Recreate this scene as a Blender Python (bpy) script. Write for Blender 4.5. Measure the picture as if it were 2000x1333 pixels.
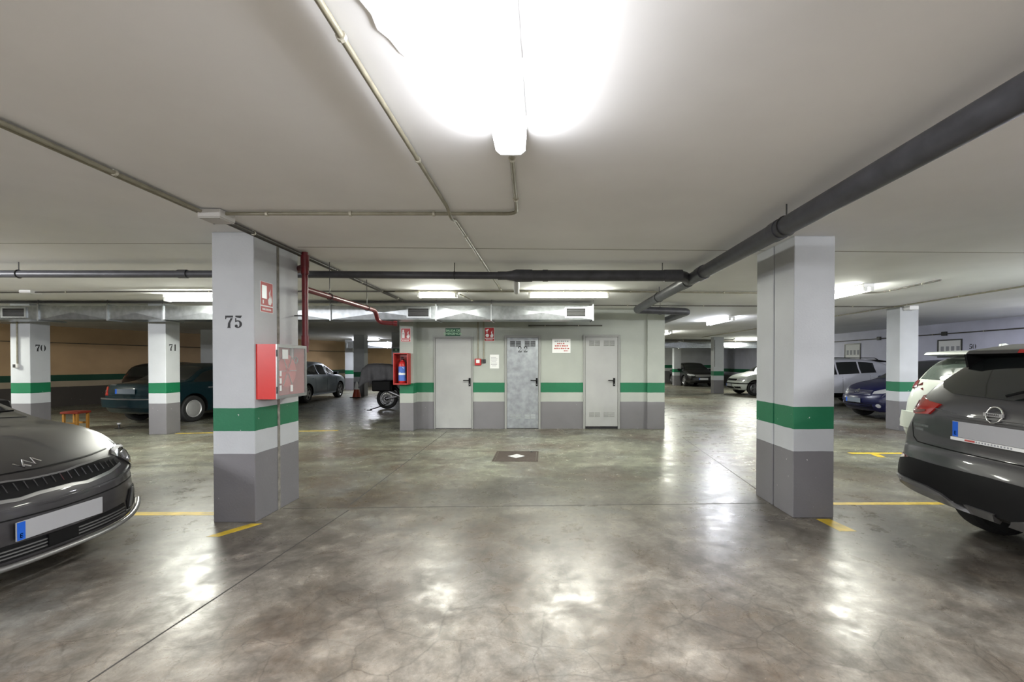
import bpy, bmesh, math, random
from mathutils import Vector, Matrix
from mathutils.bvhtree import BVHTree
from mathutils.geometry import delaunay_2d_cdt
random.seed(7)
for o in list(bpy.data.objects): bpy.data.objects.remove(o)
SC = bpy.context.scene
C = SC.collection

# ------------------------------------------------------------------ camera, world, exposure
cam = bpy.data.cameras.new('camera'); cam_o = bpy.data.objects.new('camera', cam); C.objects.link(cam_o)
cam.sensor_width = 36.0; cam.lens = 16.2; cam.shift_x = -0.030; cam.shift_y = 0.0255
cam.clip_start = 0.05; cam.clip_end = 120
cam_o.location = (0, 0, 1.40); cam_o.rotation_euler = (math.radians(89.4), 0, 0)
SC.camera = cam_o
world = bpy.data.worlds.new('world'); SC.world = world; world.use_nodes = True
world.node_tree.nodes['Background'].inputs[0].default_value = (0.02, 0.02, 0.022, 1)
world.node_tree.nodes['Background'].inputs[1].default_value = 1.0
SC.view_settings.view_transform = 'Standard'; SC.view_settings.look = 'None'
SC.view_settings.exposure = 1.80; SC.view_settings.gamma = 1.0
SC.view_settings.use_curve_mapping = False
LAMP = 34.0          # radiance of a lit fluorescent diffuser or tube
CEIL = 2.53
SC.cycles.caustics_reflective = False; SC.cycles.caustics_refractive = False

# ------------------------------------------------------------------ materials
def new_mat(name):
    m = bpy.data.materials.new(name); m.use_nodes = True
    nt = m.node_tree; b = nt.nodes['Principled BSDF']
    return m, nt, b
def N(nt, t, **kw):
    n = nt.nodes.new(t)
    for k, v in kw.items(): setattr(n, k, v)
    return n
def pmat(name, col, rough=0.5, metal=0.0, coat=0.0, vary=0.0, vscale=6.0, bump=0.0, bscale=40.0, spec=0.5, coat_rough=0.05):
    m, nt, b = new_mat(name)
    b.inputs['Base Color'].default_value = (*col, 1); b.inputs['Roughness'].default_value = rough
    b.inputs['Metallic'].default_value = metal; b.inputs['Coat Weight'].default_value = coat
    b.inputs['Coat Roughness'].default_value = coat_rough; b.inputs['Specular IOR Level'].default_value = spec
    if vary or bump: geo = N(nt, 'ShaderNodeNewGeometry')
    if vary:
        n = N(nt, 'ShaderNodeTexNoise'); n.inputs['Scale'].default_value = vscale; n.inputs['Detail'].default_value = 6
        nt.links.new(geo.outputs['Position'], n.inputs['Vector'])
        r = N(nt, 'ShaderNodeMapRange'); r.inputs['From Min'].default_value = .3; r.inputs['From Max'].default_value = .7
        r.inputs['To Min'].default_value = 1 - vary; r.inputs['To Max'].default_value = 1 + vary
        nt.links.new(n.outputs['Fac'], r.inputs['Value'])
        x = N(nt, 'ShaderNodeMix', data_type='RGBA', blend_type='MULTIPLY'); x.inputs['Factor'].default_value = 1
        x.inputs['A'].default_value = (*col, 1); nt.links.new(r.outputs['Result'], x.inputs['B'])
        nt.links.new(x.outputs['Result'], b.inputs['Base Color'])
    if bump:
        n2 = N(nt, 'ShaderNodeTexNoise'); n2.inputs['Scale'].default_value = bscale; n2.inputs['Detail'].default_value = 4
        nt.links.new(geo.outputs['Position'], n2.inputs['Vector'])
        bp = N(nt, 'ShaderNodeBump'); bp.inputs['Strength'].default_value = bump; bp.inputs['Distance'].default_value = .01
        nt.links.new(n2.outputs['Fac'], bp.inputs['Height']); nt.links.new(bp.outputs['Normal'], b.inputs['Normal'])
    return m
def emat(name, col, strength):
    m, nt, b = new_mat(name)
    b.inputs['Base Color'].default_value = (.9, .9, .9, 1)
    b.inputs['Emission Color'].default_value = (*col, 1); b.inputs['Emission Strength'].default_value = strength
    m.cycles.emission_sampling = 'FRONT'
    return m
def band_mat(name, upper, z_grey, z_white, z_green, green=(.002, .135, .055), grey=(.168, .164, .174), low=None, dirt=.0):
    """wall paint in horizontal bands: grey dado, pale strip, green stripe, upper colour"""
    m, nt, b = new_mat(name); b.inputs['Roughness'].default_value = .55
    geo = N(nt, 'ShaderNodeNewGeometry'); sep = N(nt, 'ShaderNodeSeparateXYZ')
    nt.links.new(geo.outputs['Position'], sep.inputs[0])
    ns = N(nt, 'ShaderNodeTexNoise'); ns.inputs['Scale'].default_value = 5; ns.inputs['Detail'].default_value = 5
    nt.links.new(geo.outputs['Position'], ns.inputs['Vector'])
    wob = N(nt, 'ShaderNodeMath', operation='MULTIPLY_ADD'); wob.inputs[1].default_value = .012
    nt.links.new(ns.outputs['Fac'], wob.inputs[0])
    off = N(nt, 'ShaderNodeMath', operation='SUBTRACT'); off.inputs[1].default_value = .006
    nt.links.new(sep.outputs['Z'], off.inputs[0]); nt.links.new(off.outputs[0], wob.inputs[2])
    col = None
    low = low or upper
    layers = [(grey, None), (low, z_grey), (green, z_white), (upper, z_green)]
    for c, z in layers:
        if col is None:
            rgb = N(nt, 'ShaderNodeRGB'); rgb.outputs[0].default_value = (*c, 1); col = rgb.outputs[0]; continue
        gt = N(nt, 'ShaderNodeMath', operation='GREATER_THAN'); gt.inputs[1].default_value = z
        nt.links.new(wob.outputs[0], gt.inputs[0])
        mx = N(nt, 'ShaderNodeMix', data_type='RGBA'); nt.links.new(gt.outputs[0], mx.inputs['Factor'])
        nt.links.new(col, mx.inputs['A']); mx.inputs['B'].default_value = (*c, 1); col = mx.outputs['Result']
    n2 = N(nt, 'ShaderNodeTexNoise'); n2.inputs['Scale'].default_value = 2.2; n2.inputs['Detail'].default_value = 8
    nt.links.new(geo.outputs['Position'], n2.inputs['Vector'])
    mr = N(nt, 'ShaderNodeMapRange'); mr.inputs['From Min'].default_value = .3; mr.inputs['From Max'].default_value = .72
    mr.inputs['To Min'].default_value = 1.04; mr.inputs['To Max'].default_value = .90 - dirt
    nt.links.new(n2.outputs['Fac'], mr.inputs['Value'])
    mm = N(nt, 'ShaderNodeMix', data_type='RGBA', blend_type='MULTIPLY'); mm.inputs['Factor'].default_value = 1
    nt.links.new(col, mm.inputs['A']); nt.links.new(mr.outputs['Result'], mm.inputs['B'])
    # small scuffs and chips
    n3 = N(nt, 'ShaderNodeTexNoise'); n3.inputs['Scale'].default_value = 26; n3.inputs['Detail'].default_value = 3
    nt.links.new(geo.outputs['Position'], n3.inputs['Vector'])
    g3 = N(nt, 'ShaderNodeMath', operation='GREATER_THAN'); g3.inputs[1].default_value = .755
    nt.links.new(n3.outputs['Fac'], g3.inputs[0])
    mc = N(nt, 'ShaderNodeMix', data_type='RGBA'); nt.links.new(g3.outputs[0], mc.inputs['Factor'])
    nt.links.new(mm.outputs['Result'], mc.inputs['A']); mc.inputs['B'].default_value = (.5, .49, .47, 1)
    nt.links.new(mc.outputs['Result'], b.inputs['Base Color'])
    bp = N(nt, 'ShaderNodeBump'); bp.inputs['Strength'].default_value = .12; bp.inputs['Distance'].default_value = .01
    n4 = N(nt, 'ShaderNodeTexNoise'); n4.inputs['Scale'].default_value = 60
    nt.links.new(geo.outputs['Position'], n4.inputs['Vector'])
    nt.links.new(n4.outputs['Fac'], bp.inputs['Height']); nt.links.new(bp.outputs['Normal'], b.inputs['Normal'])
    return m

def floor_mat():
    m, nt, b = new_mat('polished_concrete'); L = nt.links.new
    geo = N(nt, 'ShaderNodeNewGeometry')
    P = geo.outputs['Position']
    def noise(scale, detail, rough=.55, vec=None, dist=0.0, sx=1, sy=1):
        n = N(nt, 'ShaderNodeTexNoise'); n.inputs['Scale'].default_value = scale; n.inputs['Detail'].default_value = detail
        n.inputs['Roughness'].default_value = rough; n.inputs['Distortion'].default_value = dist
        mp = N(nt, 'ShaderNodeMapping'); mp.inputs['Scale'].default_value = (sx, sy, 1); L(vec or P, mp.inputs['Vector'])
        L(mp.outputs[0], n.inputs['Vector']); return n
    def rng(src, a, b2, c, d):
        r = N(nt, 'ShaderNodeMapRange'); r.inputs['From Min'].default_value = a; r.inputs['From Max'].default_value = b2
        r.inputs['To Min'].default_value = c; r.inputs['To Max'].default_value = d; L(src, r.inputs['Value']); return r.outputs['Result']
    def mix(f, a, b2, mode='MIX'):
        x = N(nt, 'ShaderNodeMix', data_type='RGBA', blend_type=mode)
        for s, v in (('Factor', f), ('A', a), ('B', b2)):
            if isinstance(v, tuple): x.inputs[s].default_value = (*v, 1)
            elif isinstance(v, (int, float)): x.inputs[s].default_value = v
            else: L(v, x.inputs[s])
        return x.outputs['Result']
    big = noise(.50, 8, .66, dist=.3)
    mid = noise(1.3, 12, .74, dist=.5)
    mott = noise(4.5, 11, .74, dist=.3)
    fine = noise(16, 8, .75)
    streak = noise(1.0, 12, .74, dist=.5, sx=.5, sy=1.4)
    col = mix(rng(mid.outputs['Fac'], .42, .60, 0, 1), (.325, .295, .25), (.14, .116, .089))
    # far half of the floor is blended greener and darker
    sep = N(nt, 'ShaderNodeSeparateXYZ'); L(P, sep.inputs[0])
    wy = N(nt, 'ShaderNodeMath', operation='MULTIPLY_ADD'); wy.inputs[1].default_value = 3.0; L(big.outputs['Fac'], wy.inputs[0]); L(sep.outputs['Y'], wy.inputs[2])
    far_tone = rng(wy.outputs[0], 4.7, 7.6, 0, 1)
    green = mix(rng(streak.outputs['Fac'], .41, .60, 0, 1), (.245, .245, .187), (.085, .085, .065))
    col = mix(far_tone, col, green)
    brown = rng(big.outputs['Fac'], .47, .60, 0, .82)
    col = mix(brown, col, (.105, .076, .052))
    gp = noise(.8, 8, .7, vec=None, dist=.4, sx=1.0, sy=.8)
    col = mix(rng(gp.outputs['Fac'], .53, .66, 0, .6), col, (.25, .26, .25))
    mul = N(nt, 'ShaderNodeMix', data_type='RGBA', blend_type='MULTIPLY'); mul.inputs['Factor'].default_value = 1
    L(col, mul.inputs['A']); L(rng(mott.outputs['Fac'], .38, .62, 1.30, .58), mul.inputs['B']); col = mul.outputs['Result']
    # dirty patches trodden in by the columns and in the bays
    tot = None
    for x, y, r, k in ((-2.15, 3.3, 1.0, 1.), (2.1, 4.15, .8, 1.1), (2.9, 3.5, 1.0, .7), (-.5, 4.9, .8, .6), (1.2, 3.5, .8, .55), (-1.0, 2.9, .7, .45), (-4.2, 5.2, 1.3, .6), (2.2, 2.6, .9, .4), (4.0, 2.6, 1.4, .5)):
        vs = N(nt, 'ShaderNodeVectorMath', operation='DISTANCE'); L(P, vs.inputs[0]); vs.inputs[1].default_value = (x, y, 0)
        q = rng(vs.outputs['Value'], 0, r, k, 0)
        if tot is None: tot = q
        else:
            ad = N(nt, 'ShaderNodeMath', operation='MAXIMUM'); L(tot, ad.inputs[0]); L(q, ad.inputs[1]); tot = ad.outputs[0]
    st = N(nt, 'ShaderNodeMath', operation='MULTIPLY'); L(tot, st.inputs[0]); L(rng(mid.outputs['Fac'], .38, .56, .25, 1.2), st.inputs[1])
    col = mix(st.outputs[0], col, (.055, .046, .040))
    col = mix(rng(fine.outputs['Fac'], .42, .66, 0, .45), col, (.16, .15, .13))
    # hairline crazing
    wv = N(nt, 'ShaderNodeMix', data_type='VECTOR'); wv.inputs['Factor'].default_value = .14
    L(P, wv.inputs['A']); L(noise(2.2, 5).outputs['Color'], wv.inputs['B'])
    def craze(scale, w, amt, src):
        v = N(nt, 'ShaderNodeTexVoronoi', feature='DISTANCE_TO_EDGE'); v.inputs['Scale'].default_value = scale
        L(wv.outputs['Result'], v.inputs['Vector'])
        c = rng(v.outputs['Distance'], 0, w, 1, 0)
        g = N(nt, 'ShaderNodeMath', operation='MULTIPLY'); L(c, g.inputs[0]); L(rng(src, .44, .56, amt * .25, amt), g.inputs[1])
        return g.outputs[0]
    col = mix(craze(3.4, .018, .55, mid.outputs['Fac']), col, (.055, .045, .036))
    col = mix(craze(8.0, .035, .42, big.outputs['Fac']), col, (.08, .068, .055))
    L(col, b.inputs['Base Color'])
    L(rng(mott.outputs['Fac'], .38, .62, .24, .40), b.inputs['Roughness'])
    b.inputs['Specular IOR Level'].default_value = .46
    bp = N(nt, 'ShaderNodeBump'); bp.inputs['Strength'].default_value = .07; bp.inputs['Distance'].default_value = .02
    L(noise(7, 3).outputs['Fac'], bp.inputs['Height']); L(bp.outputs['Normal'], b.inputs['Normal'])
    return m

M = {}
M['floor'] = floor_mat()
M['ceiling'] = pmat('ceiling_paint', (.855, .862, .868), .75, vary=.05, vscale=1.1, bump=.18, bscale=5)
WHITE = (.465, .485, .505)
M['column'] = band_mat('column_paint', WHITE, .60, .80, 1.0)
M['room'] = band_mat('room_paint', (.365, .388, .355), .57, .765, .97)
M['farwall'] = band_mat('far_wall_paint', (.55, .56, .56), .80, 1.0, 1.22, grey=(.12, .115, .12))
M['beige'] = band_mat('beige_wall_paint', (.46, .31, .17), .62, .80, 1.0, green=(.003, .05, .025), grey=(.05, .042, .036), low=(.34, .28, .2))
M['lilac'] = band_mat('right_wall_paint', (.56, .57, .70), .60, .80, 1.0)
M['dark_grey_pipe'] = pmat('grey_plastic_pipe', (.052, .053, .062), .42, vary=.25, vscale=9)
M['pipe_scuff'] = pmat('white_scuffed_plastic', (.42, .42, .42), .5)
M['conduit'] = pmat('grey_conduit', (.24, .225, .165), .42, vary=.2, vscale=12)
M['conduit_dark'] = pmat('dark_conduit', (.07, .065, .055), .45, vary=.2, vscale=12)
M['clip'] = pmat('conduit_clip', (.50, .48, .40), .4, metal=.3)
M['box_grey'] = pmat('grey_plastic_box', (.52, .51, .49), .5)
M['steel'] = pmat('dark_steel', (.06, .06, .06), .4, metal=.7)
M['galv'] = pmat('galvanised_sheet', (.43, .455, .475), .29, metal=.9, vary=.16, vscale=14)
M['galv_flange'] = pmat('galvanised_flange', (.46, .48, .5), .38, metal=.85)
M['grille_dark'] = pmat('grille_dark', (.015, .015, .016), .7)
M['slat'] = pmat('grille_slat', (.20, .20, .205), .45, metal=.5)
M['red_pipe'] = pmat('red_pipe_paint', (.13, .008, .012), .35, vary=.15, vscale=20)
M['red'] = pmat('red_enamel', (.62, .018, .012), .35, coat=.3)
M['red_sign'] = pmat('red_sign_print', (.40, .012, .014), .4)
M['red_dark'] = pmat('dark_red_enamel', (.34, .018, .014), .4)  # red enamel with the shade inside the extinguisher box put into its colour
M['white'] = pmat('white_plastic', (.80, .80, .80), .4)
M['paper'] = pmat('paper', (.74, .75, .74), .8)
M['ink'] = pmat('black_paint', (.012, .012, .014), .6)
M['ink_grey'] = pmat('grey_print', (.30, .31, .33), .7)
M['ink_red'] = pmat('red_print', (.45, .09, .08), .6)
M['green_sign'] = pmat('green_sign', (.004, .085, .035), .4)
M['green_print'] = pmat('pale_green_print', (.45, .72, .48), .5)
M['door_grey'] = pmat('door_grey_paint', (.35, .355, .35), .45, vary=.06, vscale=2.5)
M['door_frame'] = pmat('door_frame_paint', (.27, .275, .265), .5)
M['door_steel'] = pmat('door_galvanised', (.32, .34, .36), .36, metal=.55, vary=.2, vscale=9)
M['black'] = pmat('black_plastic', (.005, .005, .0055), .55, spec=.16)
M['rubber'] = pmat('tyre_rubber', (.014, .014, .014), .8)
M['alloy'] = pmat('alloy_rim', (.42, .42, .43), .35, metal=.85)
M['hubcap'] = pmat('hubcap_silver', (.48, .48, .48), .42, metal=.5)
M['chrome'] = pmat('chrome', (.72, .72, .72), .12, metal=1.0)
M['satin'] = pmat('satin_silver', (.33, .33, .33), .35, metal=.8)
M['satin_dark'] = pmat('satin_dark_silver', (.20, .20, .20), .4, metal=.7)
M['glass'] = pmat('tinted_car_glass', (.012, .014, .014), .06, coat=.5, spec=.7)
M['glass_green'] = pmat('green_tinted_car_glass', (.07, .09, .08), .05, coat=.6, spec=.8)
M['lamp_clear'] = pmat('clear_headlamp', (.62, .63, .66), .08, metal=.55, coat=1)
M['lamp_dark'] = pmat('dark_headlamp', (.05, .05, .055), .1, metal=.3, coat=1)
M['lamp_red'] = pmat('red_tail_lamp', (.42, .012, .008), .12, coat=1)
M['lamp_red_dark'] = pmat('dark_red_tail_lamp', (.16, .006, .006), .15, coat=1)
M['lamp_smoke'] = pmat('smoked_lamp', (.30, .26, .26), .12, metal=.4, coat=1)
M['plate'] = pmat('number_plate', (.36, .365, .38), .5)
M['plate_dim'] = pmat('number_plate_grey', (.13, .155, .18), .5)
M['plate_blue'] = pmat('number_plate_blue', (.005, .10, .55), .45)
M['yellow'] = pmat('yellow_line_paint', (.60, .42, .03), .5, vary=.3, vscale=9)
M['rust'] = pmat('rusty_iron', (.055, .04, .032), .6, metal=.3, vary=.35, vscale=20, bump=.4, bscale=60)
M['worn_metal'] = pmat('worn_metal', (.55, .55, .56), .5, metal=.3, vary=.2, vscale=30)
M['joint'] = pmat('joint_filler', (.055, .05, .045), .8)
M['crack'] = pmat('ceiling_joint', (.16, .15, .12), .8)
M['groove'] = pmat('column_joint_filler', (.20, .19, .165), .8, vary=.45, vscale=16)
M['wood_red'] = pmat('red_painted_wood', (.20, .025, .012), .6)
M['wood_yellow'] = pmat('yellow_wood', (.30, .14, .02), .6)
M['tarp'] = pmat('grey_tarpaulin', (.14, .14, .15), .6, vary=.15)
M['orange'] = pmat('cone_orange', (.30, .035, .01), .5)
M['blue_label'] = pmat('blue_label', (.05, .13, .45), .5)
M['bike_metal'] = pmat('bike_metal', (.25, .25, .26), .35, metal=.8)
M['bare'] = pmat('bare_concrete_patch', (.55, .54, .52), .8)
def paint(name, col, metal=.35, rough=.38): return pmat(name, col, rough, metal=metal, coat=.55, coat_rough=.05, spec=.4)
M['p_kia'] = paint('dark_grey_car_paint', (.050, .047, .050), .45, .36)
M['p_nissan'] = paint('gunmetal_car_paint', (.080, .078, .080), .45, .36)
M['p_white'] = paint('white_car_paint', (.44, .47, .43), 0, .4)
M['p_white2'] = paint('cool_white_car_paint', (.52, .53, .58), 0, .4)
M['p_blue'] = pmat('navy_car_paint', (.003, .004, .035), .3, metal=0, coat=.22, coat_rough=.04, spec=.3)
M['p_black'] = paint('black_car_paint', (.004, .004, .005), .1, .3)
M['p_green'] = paint('dark_green_car_paint', (.002, .016, .022), .1, .35)
M['p_silver'] = paint('silver_blue_car_paint', (.24, .28, .33), .6, .38)
# translucent pane of the hose cabinet
gm, nt, b = new_mat('cabinet_pane'); b.inputs['Base Color'].default_value = (.75, .74, .74, 1); b.inputs['Roughness'].default_value = .12
b.inputs['Alpha'].default_value = .24; M['pane'] = gm

# ------------------------------------------------------------------ mesh helpers
class MB:
    def __init__(s): s.v = []; s.f = []
    def add(s, vs, fs):
        o = len(s.v); s.v += [tuple(v) for v in vs]; s.f += [tuple(i + o for i in f) for f in fs]; return s
    def box(s, x0, x1, y0, y1, z0, z1):
        return s.add([(x0,y0,z0),(x1,y0,z0),(x1,y1,z0),(x0,y1,z0),(x0,y0,z1),(x1,y0,z1),(x1,y1,z1),(x0,y1,z1)],
                     [(0,3,2,1),(4,5,6,7),(0,1,5,4),(1,2,6,5),(2,3,7,6),(3,0,4,7)])
    def prism(s, pts, fn, a, b):
        """2D outline pts extruded; fn(p, q) -> 3D with q from a to b"""
        n = len(pts); vs = [fn(p, a) for p in pts] + [fn(p, b) for p in pts]
        return s.add(vs, [tuple(range(n))[::-1], tuple(range(n, 2*n))] + [(i, (i+1) % n, n + (i+1) % n, n + i) for i in range(n)])
    def tube(s, path, r, seg=12, cap=True):
        P = [Vector(p) for p in path]; n = len(P); rs = r if isinstance(r, (list, tuple)) else [r]*n
        T = []
        for i in range(n):
            a = P[max(i-1, 0)]; c = P[min(i+1, n-1)]; T.append((c-a).normalized())
        up = Vector((0,0,1)) if abs(T[0].z) < .9 else Vector((1,0,0))
        u = T[0].cross(up).normalized(); vs = []
        for i in range(n):
            u = (u - T[i]*u.dot(T[i])).normalized(); w = T[i].cross(u)
            for k in range(seg):
                a = 2*math.pi*k/seg; vs.append(P[i] + (u*math.cos(a) + w*math.sin(a))*rs[i])
        fs = [(i*seg+k, i*seg+(k+1) % seg, (i+1)*seg+(k+1) % seg, (i+1)*seg+k) for i in range(n-1) for k in range(seg)]
        if cap: fs += [tuple(range(seg))[::-1], tuple(range((n-1)*seg, n*seg))]
        return s.add(vs, fs)
    def lathe(s, prof, fn, seg=32, closed=False):
        """prof [(r, h)], fn(x, y, h)->3D"""
        n = len(prof); vs = [fn(r*math.cos(2*math.pi*k/seg), r*math.sin(2*math.pi*k/seg), h) for k in range(seg) for r, h in prof]
        m = n if closed else n-1
        fs = [(k*n+i, ((k+1) % seg)*n+i, ((k+1) % seg)*n+(i+1) % n, k*n+(i+1) % n) for k in range(seg) for i in range(m)]
        return s.add(vs, fs)
    def mesh(s, name, off=(0,0,0)):
        me = bpy.data.meshes.new(name)
        me.from_pydata([(v[0]-off[0], v[1]-off[1], v[2]-off[2]) for v in s.v], [], s.f)
        bm = bmesh.new(); bm.from_mesh(me); bmesh.ops.recalc_face_normals(bm, faces=bm.faces); bm.to_mesh(me); bm.free()
        return me
def loc_of(o):
    v = Vector((0,0,0))
    while o is not None: v = v + o.location; o = o.parent
    return v
def obj(name, mb, mat, parent=None, smooth=None, bevel=0, local=False):
    """mesh object from world coordinates (local=True: already in parent space)"""
    off = (0,0,0) if (parent is None or local) else loc_of(parent)
    me = mb.mesh(name, off) if isinstance(mb, MB) else mb
    if mat is not None and not me.materials: me.materials.append(M[mat] if isinstance(mat, str) else mat)
    if smooth is not None:
        me.shade_smooth()
        if smooth < 180: me.set_sharp_from_angle(angle=math.radians(smooth))
    o = bpy.data.objects.new(name, me); C.objects.link(o)
    if parent is not None: o.parent = parent
    if bevel:
        md = o.modifiers.new('bevel', 'BEVEL'); md.width = bevel; md.segments = 2; md.limit_method = 'ANGLE'
    return o
def tag(o, label=None, cat=None, group=None, kind=None):
    if label: o['label'] = label
    if cat: o['category'] = cat
    if group: o['group'] = group
    if kind: o['kind'] = kind
    return o
def thing(name, label, cat, loc=(0,0,0), rz=0, group=None):
    o = bpy.data.objects.new(name, None); C.objects.link(o); o.location = loc; o.rotation_euler = (0,0,rz)
    o.empty_display_size = .1
    return tag(o, label, cat, group)
def struct(name, mb, mat, **kw): return tag(obj(name, mb, mat, **kw), kind='structure')
def B(x0, x1, y0, y1, z0, z1): return MB().box(x0, x1, y0, y1, z0, z1)
def arc_path(pts, r, n=6):
    """polyline with rounded corners"""
    P = [Vector(p) for p in pts]; out = [P[0]]
    for i in range(1, len(P)-1):
        a = (P[i-1]-P[i]); c = (P[i+1]-P[i]); rr = min(r, a.length*.49, c.length*.49)
        p0 = P[i] + a.normalized()*rr; p1 = P[i] + c.normalized()*rr
        for k in range(n+1):
            t = k/n; out.append(p0*(1-t)**2 + P[i]*2*t*(1-t) + p1*t*t)
    out.append(P[-1]); return out
def text_mesh(txt, size, depth=.002, bold=0.0):
    cu = bpy.data.curves.new('lettering', 'FONT'); cu.body = txt; cu.size = size; cu.extrude = depth/2
    cu.align_x = 'CENTER'; cu.align_y = 'CENTER'; cu.offset = bold
    t = bpy.data.objects.new('lettering', cu); C.objects.link(t)
    dg = bpy.context.evaluated_depsgraph_get(); me = bpy.data.meshes.new_from_object(t.evaluated_get(dg))
    bpy.data.objects.remove(t); bpy.data.curves.remove(cu); me.name = 'lettering'; return me
def place_text(name, txt, size, mat, parent, fn, bold=0.0, sx=1.0):
    me = text_mesh(txt, size, .002, bold); off = loc_of(parent)
    for v in me.vertices: v.co = Vector(fn(v.co.x*sx, v.co.y, v.co.z)) - off
    me.materials.clear(); me.materials.append(M[mat])
    o = bpy.data.objects.new(name, me); C.objects.link(o); o.parent = parent; return o

# ------------------------------------------------------------------ the shell of the garage
YB = 32.0
XR = 11.7
floor = struct('floor', B(-26, 13, -7.2, YB+.2, -.2, 0), 'floor')
ceil = struct('ceiling', B(-26, 13, -7.2, YB+.2, CEIL, CEIL+.25), 'ceiling')
struct('wall_right', B(XR, XR+.2, -7, YB, 0, CEIL), 'lilac')
struct('wall_back', B(-12, XR, YB, YB+.2, 0, CEIL), 'farwall')
struct('wall_near', B(-19, XR, -7.2, -7, 0, CEIL), 'room')
def wall_line(pts, t=.2):
    mb = MB()
    for a, c in zip(pts, pts[1:]):
        d = Vector((c[0]-a[0], c[1]-a[1])).normalized(); n = Vector((-d.y, d.x))*t
        q = [(a[0],a[1]),(c[0],c[1]),(c[0]+n.x,c[1]+n.y),(a[0]+n.x,a[1]+n.y)]
        mb.prism(q, lambda p, z: (p[0], p[1], z), 0, CEIL)
    return mb
struct('wall_left', wall_line([(-18.4,-7),(-18.4,7.2),(-15.9,13.2),(-8.07,YB)]), 'beige')
obj('wall_conduit', MB().tube([(-15.8,13.3,2.02),(-13.1,19.75,1.98),(-10.1,26.9,1.98)], .012, 6), 'conduit_dark', bpy.data.objects['wall_left'])
# expansion joints and saw cuts of the slab
obj('expansion_joint', MB().prism([(-2.48,4.385),(2.22,4.555),(2.22,4.567),(-2.48,4.397)], lambda p, z: (p[0],p[1],z), -.01, .0008), 'joint', floor)
obj('saw_cut', MB().prism([(-2.02,1.6),(-2.01,1.6),(-1.83,4.35),(-1.842,4.35)], lambda p, z: (p[0],p[1],z), -.01, .0008), 'joint', floor)
obj('saw_cut', MB().prism([(-1.90,4.5),(-1.885,4.5),(-1.93,9.3),(-1.945,9.3)], lambda p, z: (p[0],p[1],z), -.01, .0008), 'joint', floor)
obj('saw_cut', MB().prism([(2.6,8.6),(2.61,8.6),(2.35,4.9),(2.34,4.9)], lambda p, z: (p[0],p[1],z), -.01, .0008), 'joint', floor)
obj('expansion_joint', MB().prism([(-2.4,4.52),(11.6,4.98),(11.6,4.995),(-2.4,4.532)], lambda p, z: (p[0],p[1],z), CEIL-.001, CEIL+.01), 'crack', ceil)
obj('expansion_joint', MB().prism([(-18,4.3),(-2.9,4.4),(-2.9,4.41),(-18,4.31)], lambda p, z: (p[0],p[1],z), CEIL-.001, CEIL+.01), 'crack', ceil)
# peeling flake of ceiling paint beside the near lamp
fl = [(-.575,1.42),(-.555,1.50),(-.56,1.57),(-.535,1.62),(-.52,1.69),(-.505,1.715),(-.50,1.69),(-.515,1.62),(-.54,1.56),(-.53,1.50),(-.55,1.42)]
obj('paint_flake', MB().prism(fl, lambda p, z: (p[0],p[1],z + (p[0]+.54)*.05), CEIL-.004, CEIL-.001), 'ceiling', ceil)

# ------------------------------------------------------------------ stencilled numerals
def crescent(cx, cy, rx, ry, a0, a1, t0, t1, n=14):
    o, i = [], []
    for k in range(n+1):
        u = k/n; a = math.radians(a0 + (a1-a0)*u); th = t0 + (t1-t0)*math.sin(math.pi*u)
        o.append((cx+rx*math.cos(a), cy+ry*math.sin(a))); i.append((cx+(rx-th)*math.cos(a), cy+(ry-min(th,.09))*math.sin(a)))
    return o + i[::-1]
DIG = {
 '7': [[(0,.70),(.05,.70),(.10,.84),(.62,.84),(.62,1),(0,1)], [(.60,.80),(.40,.40),(.40,.06),(.46,0),(.13,0),(.19,.06),(.22,.38),(.44,.80)]],
 '5': [[(.08,1),(.60,1),(.50,.80),(.08,.86)], [(.06,.80),(.14,.80),(.14,.50),(.06,.47)], crescent(.27,.31,.33,.31,125,-118,.06,.20), crescent(.14,.16,.12,.12,0,359,.12,.12)],
 '0': [crescent(.36,.5,.33,.5,75,-75,.06,.19), crescent(.28,.5,.33,.5,105,255,.06,.19)],
 '1': [[(.18,0),(.52,0),(.46,.05),(.46,1),(.38,1),(.14,.86),(.25,.86),(.25,.05)]],
 '2': [crescent(.30,.72,.29,.28,170,-50,.06,.17), crescent(.13,.74,.1,.1,0,359,.1,.1), [(.46,.50),(.36,.48),(.04,.14),(.04,.10),(.20,.19)], [(.0,0),(.58,0),(.62,.24),(.56,.24),(.5,.16),(.12,.14),(.02,.06)]],
 '4': [[(.0,.26),(.62,.26),(.62,.34),(.12,.34),(.40,.8),(.40,1),(.34,1),(0,.34)], [(.32,0),(.56,0),(.52,.2),(.52,.7),(.37,.5),(.37,.2)]],
}
def digits(txt, h, parent, fn, mat='ink', gap=.12, name='painted_numeral'):
    """each numeral its own part; fn(s, z) puts the 2D point on the surface, s along the text from its centre"""
    wtot = (len(txt)*.62 + (len(txt)-1)*gap)*h; s0 = -wtot/2
    for ch in txt:
        mb = MB()
        for poly in DIG[ch]:
            mb.prism([(s0 + p[0]*h, (p[1]-.5)*h) for p in poly], lambda p, q: fn(p[0], p[1], q), -.001, .0015)
        obj(name, mb, mat, parent); s0 += (.62+gap)*h

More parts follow.
